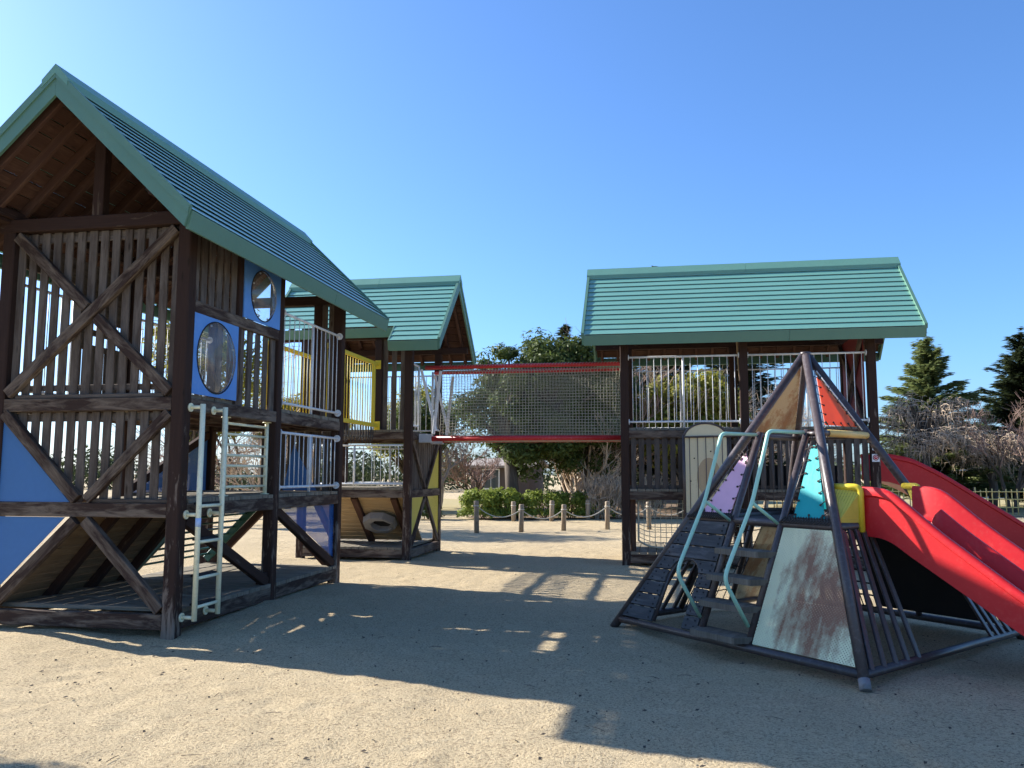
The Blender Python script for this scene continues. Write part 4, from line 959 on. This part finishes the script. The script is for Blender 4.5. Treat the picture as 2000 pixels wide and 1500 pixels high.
def conifer(name, label, base, h, rmax, mat, seed, dens=1., z0=.6, droop=.25, rag=.35, grp=None, size=.2):
    r = np.random.default_rng(seed); t = thing(name, label, 'conifer', base, grp); b = Vector(base); m = MB(); m.tube([b, b+Vector((0, 0, h*.98))], .24*h/9, 8, True, .02)
    Cn, D = [], []; z = z0
    while z < h-.05:
        f = 1-(z-z0)/(h-z0); L0 = rmax*(f**.85)*(.9 if f > .93 else 1)+.1; nb = int(6+6*f)
        for k in range(nb):
            a = r.random()*2*PI; L = L0*(1-rag+rag*1.6*r.random()); dz = J(.12); up = .42*(1-f)+.16; dz += r.normal()*.12
            e = np.array([math.cos(a), math.sin(a), 0.]); ns_ = max(3, int(L/.10*dens))
            pts = []
            for i in range(ns_):
                q = (i+.6)/ns_; s = L*q; zz = z+dz+up*s-droop*s*s/max(L, .5)*.6; p = np.array([b.x, b.y, b.z+zz])+e*s
                wd = .42*L*(1-q)*.5+.07
                for _ in range(int(2+3*dens)):
                    side = (r.random()*2-1); pe = np.array([-e[1], e[0], 0.]); Cn.append(p+pe*side*wd+np.array([0, 0, r.normal()*.04-.08*abs(side)])); dd = e*.8+pe*side*.9+np.array([0, 0, -.2+.35*r.random()]); D.append(dd)
            if f > .1: m.tube([b+Vector((0, 0, z+dz)), b+Vector((e[0]*L*.5, e[1]*L*.5, z+dz+up*L*.5-droop*L*.15)), b+Vector((e[0]*L*.95, e[1]*L*.95, z+dz+up*L-droop*L*.55))], .03*f+.012, 4, False, .006)
        z += .10+.09*r.random()
    m.build('trunk', 'bark', t, True)
    Cn = np.array(Cn); D = np.array(D); D /= np.linalg.norm(D, axis=1, keepdims=True); nn = unit(len(Cn))*.7+np.array([0, 0, 1.]); nn -= D*np.sum(nn*D, 1, keepdims=True); nn /= np.linalg.norm(nn, axis=1, keepdims=True)
    leaf_obj('crown', Cn, nn, size, mat, t, .26, D); return t
def bare(name, label, base, h, spread, seed, mat='twig', stems=1, r0=.1, depth=6, lean=(0, 0), grp=None, cat='tree', upw=.35, kids=3, ang=.55, split=.30):
    rs = random.Random(seed); t = thing(name, label, cat, base, grp); mt, mb = MB(), MB()
    def grow(p, d, L, r, k):
        n = 3; pts = [p]; q = p; dd = d
        for i in range(n):
            dd = (dd+Vector((rs.uniform(-1, 1), rs.uniform(-1, 1), rs.uniform(-.6, 1)))*.16+Vector((0, 0, upw*.12))).normalized(); q = q+dd*L/n; pts.append(q)
        (mt if k >= depth-1 else mb).tube(pts, r, 6 if k >= depth-1 else (4 if k > 2 else 3), False, r*.62)
        if k <= 0: return
        nk = kids if rs.random() < .75 else kids-1
        for i in range(nk):
            ax = dd.cross(Vector((rs.uniform(-1, 1), rs.uniform(-1, 1), rs.uniform(-1, 1))));
            if ax.length < 1e-3: continue
            nd = dd.copy(); nd.rotate(Matrix.Rotation(ang*(.5+rs.random()), 3, ax.normalized())); nd.x *= spread; nd.y *= spread; nd.normalize()
            st = q if i == 0 else pts[rs.choice((1, 2, 3))]
            grow(st, nd, L*(.62+.25*rs.random()), max(r*.6, .008), k-1)
    b = Vector(base)
    for s in range(stems):
        d = Vector((lean[0]+rs.uniform(-1, 1)*(.12 if stems == 1 else .55), lean[1]+rs.uniform(-1, 1)*(.12 if stems == 1 else .4), 1)).normalized()
        grow(b+Vector((rs.uniform(-.2, .2), rs.uniform(-.15, .15), -.05))*(0 if stems == 1 else 1), d, h*split*(.8+.4*rs.random()), r0*(1 if stems == 1 else .6+.5*rs.random()), depth)
    mt.build('trunk', 'bark' if mat != 'twig' else mat, t, True); mb.build('branches', mat, t, True, kind='stuff'); return t
def weeping(name, label, base, h, R, seed, n=46):
    rs = random.Random(seed); t = thing(name, label, 'tree', base); b = Vector(base); mt, mb = MB(), MB(); f = b+Vector((0, 0, h*.45)); mt.tube([b, b+Vector((.1, 0, h*.25)), f], .2, 8, True, .15)
    for i in range(n):
        a = rs.random()*2*PI; rr = R*(.25+.75*rs.random()); zt_ = h*(.62+.4*rs.random())*(1-.18*rr/R); e = Vector((math.cos(a), math.sin(a)*.7, 0)); top_ = b+e*rr*.55+Vector((0, 0, zt_)); end = b+e*rr+Vector((0, 0, zt_*.86)); 
        pts = [f, f.lerp(top_, .55)+Vector((0, 0, .2)), top_, end]; mt.tube(arc(pts, .5, 4), .05, 5, False, .014)
        for k in range(24):
            q = rs.random(); s = top_.lerp(end, q)+Vector((rs.uniform(-.3, .3), rs.uniform(-.3, .3), rs.uniform(-.1, .1))) if rs.random() < .75 else f.lerp(top_, rs.random())
            L = (.45+1.0*rs.random())*min(1, s.z/1.8); az = a+rs.uniform(-2.2, 2.2); o = Vector((math.cos(az), math.sin(az), 0))*(.4+.9*rs.random()); P = [s]
            for j in range(1, 6): u = j/5; P.append(s+o*(u**.6)*L*.6+Vector((rs.uniform(-.07, .07), rs.uniform(-.07, .07), .34*u*L-L*u*u*(.55+.5*rs.random()))))
            mb.tube(P, .014, 3, False, .006)
    mt.build('trunk', 'bark', t, True); mb.build('branches', 'twig', t, True, kind='stuff'); return t
broadleaf('evergreen_tree', 'dense round evergreen tree with a thick trunk behind the net bridge', 'tree', (-5.02, 28.1, 0), (-4.05, 28.6, 3.95), (2.75, 1.8, 2.3), 240, 280, .085, 'leaf', .25, 2.1, 3, sub=.22)
broadleaf('evergreen_tree', 'smaller evergreen crown joining the dense tree from the right, behind the net', 'tree', (-2.6, 29.6, 0), (-2.2, 29.6, 3.9), (1.5, 1.4, 1.9), 70, 330, .10, 'leaf', .16, 2.3, 5, sub=.33)
conifer('conifer', 'thin conifer spire rising above the evergreen tree by the net bridge', (-4.3, 38, 0), 8.4, 1.25, 'darkcedar', 11, 1.0, 4.2)
bare('bare_tree', 'many stemmed bare shrub tree fanning up under the red bridge pipe', (-3.3, 30.2, 0), 4.6, 1.05, 21, 'twig', 9, .085, 5, (.35, 0), kids=3, upw=.5)
bare('bare_tree', 'reddish bare tree leaning right beside the left roof end of the right tower', (-2.75, 31.5, 0), 6.9, 1.1, 22, 'redtwig', 5, .11, 6, (.25, 0), kids=3, upw=.6)
bare('bare_tree', 'bare grey tree left of the hedge beside the yellow boards', (-9.2, 34, 0), 3.8, 1.15, 23, 'twig', 1, .13, 6, (.1, 0), kids=3)
bare('bare_tree', 'pinkish bare tree in front of the brown house', (-8.3, 38, 0), 3.6, 1.2, 24, 'redtwig', 3, .09, 6)
broadleaf('camphor_tree', 'sunlit yellow green tree seen through the left railing of the right tower', 'tree', (.7, 30, 0), (.9, 30, 3.4), (2.0, 1.5, 1.75), 80, 260, .095, 'leafy', .18, 1.6, 6, sub=.3)
conifer('conifer', 'dark layered cedar behind the yellow green tree', (-.2, 37, 0), 10.5, 3.0, 'darkcedar', 12, .7, 1.0, .15)
conifer('conifer', 'dark cedar behind the middle post of the right tower', (3.6, 38, 0), 10, 2.8, 'darkcedar', 13, .7, 1.0, .15)
for i, (x, y, h, s, l) in enumerate(((3.6, 31, 5.6, 31, 'bare grey tree behind the middle post of the right tower'), (5.4, 32.5, 5.2, 32, 'bare twiggy tree behind the pyramid apex'), (2.2, 33, 4.8, 33, 'bare twiggy tree low behind the right tower slats'), (1.0, 36, 6.5, 34, 'tall bare tree between the cedars'))):
    bare('bare_tree', l, (x, y, 0), h, 1.15, s, 'twig', 2, .1, 6, kids=3)
conifer('conifer', 'tall sunlit cedar rising right of the right tower roof', (11.9, 40, 0), 7.7, 3.1, 'cedar', 14, 1.8, .5, .16, .55, None, .15)
conifer('conifer', 'dark cedar cut by the right edge of the picture', (17.0, 43, 0), 8.3, 3.2, 'darkcedar', 15, 1.5, .5, .16, .5, None, .17)
bare('bare_tree', 'reddish brown bare tree in front of the dark cedar at the right edge', (13.7, 36, 0), 6.3, 1.1, 35, 'redtwig', 2, .1, 6, (.05, 0), kids=3)
weeping('weeping_cherry', 'bare weeping cherry with hanging twigs behind the red slides', (10.6, 36.3, 0), 5.2, 3.3, 41, 40)
weeping('weeping_cherry', 'small bare weeping tree right of the large one, by the white building', (13.6, 38, 0), 3.9, 2.0, 42, 26)
# behind the left towers
far_left = [((-13.2, 22, 0), (-13.0, 22, 4.3), (1.5, 1.4, 2.2), 'leafy', 'yellow leaved tree seen through the near gable slats'), ((-15.5, 33, 0), (-15.5, 33, 3.6), (2.2, 1.5, 1.6), 'leafy', 'sunlit tree behind the blue windows of the near tower'),
            ((-11.2, 36, 0), (-11.0, 36, 3.6), (2.0, 1.5, 1.7), 'leafy', 'sunlit tree top seen between the yellow bridge bars'), ((-9.6, 33, 0), (-9.6, 33, 3.1), (1.7, 1.2, 1.3), 'leaf', 'dark tree seen under the upper deck of the middle tower')]
for i, (b, c, r, mt, l) in enumerate(far_left): broadleaf('evergreen_tree', l, 'tree', b, c, r, 46, 230, .085, mt, .14, 1.5, 60+i, sub=.32)
for i, (x, y, h, l) in enumerate(((-14.5, 26, 6.2, 'bare tree behind the left slats of the near gable'), (-12.5, 30, 5.0, 'bare tree seen through the ladder side of the near tower'), (-17.5, 30, 6.0, 'bare tree at the far left behind the near gable'), (-11.8, 24, 3.2, 'low bare tree behind the near gable middle slats'))):
    bare('bare_tree', l, (x, y, 0), h, 1.2, 70+i, 'twig' if i % 2 else 'redtwig', 2, .1, 6, kids=3)
broadleaf('evergreen_tree', 'small tree left of the picture, casting the shadow in the bottom left corner', 'tree', (-8.55, 4.78, 0), (-8.55, 4.78, 2.97), (1.05, .8, 1.05), 60, 200, .06, 'leaf', .08, 2.0, 77)
# hedges
def hedge(label, boxes, mat, n, size, seed):
    t = thing('hedge', label, 'hedge', (boxes[0][0], boxes[0][1], 0)); m = MB(); cs, rs = [], []
    r = np.random.default_rng(seed)
    for (x, y, rx, ry, h) in boxes:
        for i in range(10): m.tube([(x+J(.1), y+J(.1), 0), (x+J(rx*.7), y+J(ry*.7), h*.7)], .012, 4)
        k = int(n*rx*ry*h); 
        d = unit(k); d[:, 2] = np.abs(d[:, 2])*1.3-.35; rad = (.6+.4*RNG.random((k, 1)))
        bump = 1+.12*np.sin(d[:, :1]*9+x*5)*np.cos(d[:, 1:2]*7+d[:, 2:3]*8)
        p = np.clip(np.sign(d)*np.abs(d)**.6, -1, 1)*np.array([rx, ry, h*.62])*rad*bump+np.array([x, y, h*.42]); p[:, 2] = np.abs(p[:, 2]); cs.append(p); nn = d+unit(k)*.8+np.array([0, 0, .3]); rs.append(nn/np.linalg.norm(nn, axis=1, keepdims=True))
    m.build('stems', 'bark', t, True, kind='stuff'); leaf_obj('foliage', np.concatenate(cs), np.concatenate(rs), size, mat, t, .55); return t
hedge('bright green clipped hedge left of the thick tree trunk', [(-5.9, 27.2, .75, .6, .98), (-5.25, 27.5, .7, .6, 1.0)], 'hedge', 14000, .05, 1)
hedge('green clipped hedge right of the thick tree trunk', [(-3.9, 27.8, .8, .6, .95), (-3.0, 28.2, .8, .6, .9), (-2.2, 28.8, .7, .6, .85)], 'hedge', 11000, .05, 2)
hedge('dark low shrub at the right edge of the yellow triangle boards', [(-7.6, 26.6, .5, .5, .68)], 'leaf', 15000, .045, 3)
for i, (x, y, h, l) in enumerate(((-2.0, 28.0, 1.5, 'grey twiggy shrub right of the hedge'), (-1.3, 28.6, 1.6, 'grey twiggy shrub left of the right tower post'), (-.4, 29.2, 1.5, 'grey twiggy shrub behind the cargo net'))):
    bare('bare_shrub', l, (x, y, 0), h, 1.1, 90+i, 'twig', 14, .02, 4, cat='shrub', kids=3, split=.34, upw=.8)
# a far belt of trees and scrub that reads as one mass
cs, ns_ = [], []
for i in range(260):
    x = -75+150*random.random(); y = 66+14*random.random(); h = 1.6+2.2*random.random()+.8*math.sin(x*.21); r = 1.2+1.4*random.random(); k = 150; d = unit(k)
    cs.append(np.array([x, y, h*.5])+d*np.array([r, r, h*.55])*(.6+.4*RNG.random((k, 1)))); nn = d+unit(k)*.6; ns_.append(nn/np.linalg.norm(nn, axis=1, keepdims=True))
cs = np.concatenate(cs); ns_ = np.concatenate(ns_); dd = unit(len(cs)); dd -= ns_*np.sum(dd*ns_, 1, keepdims=True); dd /= np.linalg.norm(dd, axis=1, keepdims=True)
fw = bpy.data.objects.new('far_wood', quads_mesh('far_wood', cs, dd*.22, np.cross(ns_, dd)*.14, 'darkcedar')); C.objects.link(fw); fw['kind'] = 'stuff'; fw['label'] = 'far belt of trees and scrub along the horizon'
# ------------------------------------------------------------------ houses beyond
def house(label, x0, x1, y, d, h, wall, win, roofmat='tile', ridge=1.6, ov=.4, rows=True):
    t = thing('house', label, 'house', ((x0+x1)/2, y, 0)); m = MB(); m.box((x0, y, 0), (x1, y+d, h)); m.build('wall', wall, t)
    xc = (x0+x1)/2; Rf = None
    for s in (-1, 1):
        o = P1('roof_slope', roofmat, t, [(x0-ov, y+d/2+s*(d/2+ov), h-.1), (x1+ov, y+d/2+s*(d/2+ov), h-.1), (x1+ov, y+d/2, h+ridge), (x0-ov, y+d/2, h+ridge)], .12)
        if s < 0 and rows:
            n = int((x1-x0+2*ov)/.32)
            for i in range(n):
                xx = x0-ov+.16+i*.32; T1('roof_tile_row', roofmat, o, [(xx, y-ov, h-.02), (xx, y+d/2, h+ridge+.08)], .07, 5)
    for (a, b, z0, z1) in win:
        f = X1('window', 'white', t, (a-.08, y-.06, z0-.08), (b+.08, y+.02, z1+.08), 0); X1('pane', 'glass', f, (a, y-.075, z0), ((a+b)/2-.02, y-.062, z1), 0); X1('pane', 'glass', f, ((a+b)/2+.02, y-.075, z0), (b, y-.062, z1), 0)
    return t
house('brown house with a white framed window behind the hedge', -10.6, -7.3, 46, 6, 2.0, 'brownwall', [(-9.85, -9.0, .7, 1.7)], ridge=.35, roofmat='wall', rows=False)
house('grey tiled house behind the bare shrubs by the right tower', -4.2, 1.2, 44, 6, 1.9, 'wall', [(-2.0, -.8, .5, 1.4)], ridge=2.2)
house('low white building right of the weeping cherry', 18.2, 24.0, 58, 6, 2.6, 'whitewall', [(19.2, 20.2, .9, 1.7)], ridge=.5, roofmat='whitewall', rows=False)
# ------------------------------------------------------------------ bamboo fence
BF_ = thing('bamboo_fence', 'bamboo lattice fence behind the red slides', 'fence', (9, 34, 0))
n = 0; x = 4.4; r = random.Random(4)
while x < 17:
    h = .98+r.uniform(-.05, .06); y = 33.75+.035*(x-4.4)
    T1('bamboo_pole', 'bamboo', BF_, [(x, y, 0), (x+r.uniform(-.02, .02), y, h)], .021, 6); x += .215+r.uniform(-.02, .02)
for z in (.28, .58, .86):
    T1('bamboo_rail', 'bamboo', BF_, [(4.3, 33.74-.03, z), (17.1, 33.75+.035*12.7-.03, z+.02)], .018, 6)
for x in (6.2, 8.9, 11.6, 14.3): y = 33.75+.035*(x-4.4)+.05; T1('fence_post', 'bark', BF_, [(x, y, 0), (x, y, 1.04)], .05, 8)
# ------------------------------------------------------------------ litter on the sand
m = MB(); r = random.Random(9)
for i in range(800):
    u = r.random(); y = 3.2+9*u*u+r.uniform(0, 3); x = r.uniform(-.75, .62)*y*1.0-.1*y
    a = r.random()*PI; L = r.choice((.005, .007, .010, .016, .09)); d = Vector((math.cos(a), math.sin(a), 0))*L; z = .02+float(vnoise(np.array([[x]]), np.array([[y]]), .45, 1)[0, 0])*.05+float(vnoise(np.array([[x]]), np.array([[y]]), 1.6, 2)[0, 0])*.022
    z = z-.012; p = Vector((x, y, z))
    if L > .04:
        if r.random() < .22: m.tube([p-d*.6, p+Vector((J(.008), J(.008), .006)), p+d*.6], .0012+.0012*r.random(), 4)
    else: m.poly([p-d, p+Vector((-d.y, d.x, 0))*.6+Vector((0, 0, .006)), p+d+Vector((0, 0, .004)), p-Vector((-d.y, d.x, 0))*.5], .002, (0, 0, 1))
m.build('twig_litter', 'bark', None, kind='stuff', label='twigs and leaf bits scattered on the sand')
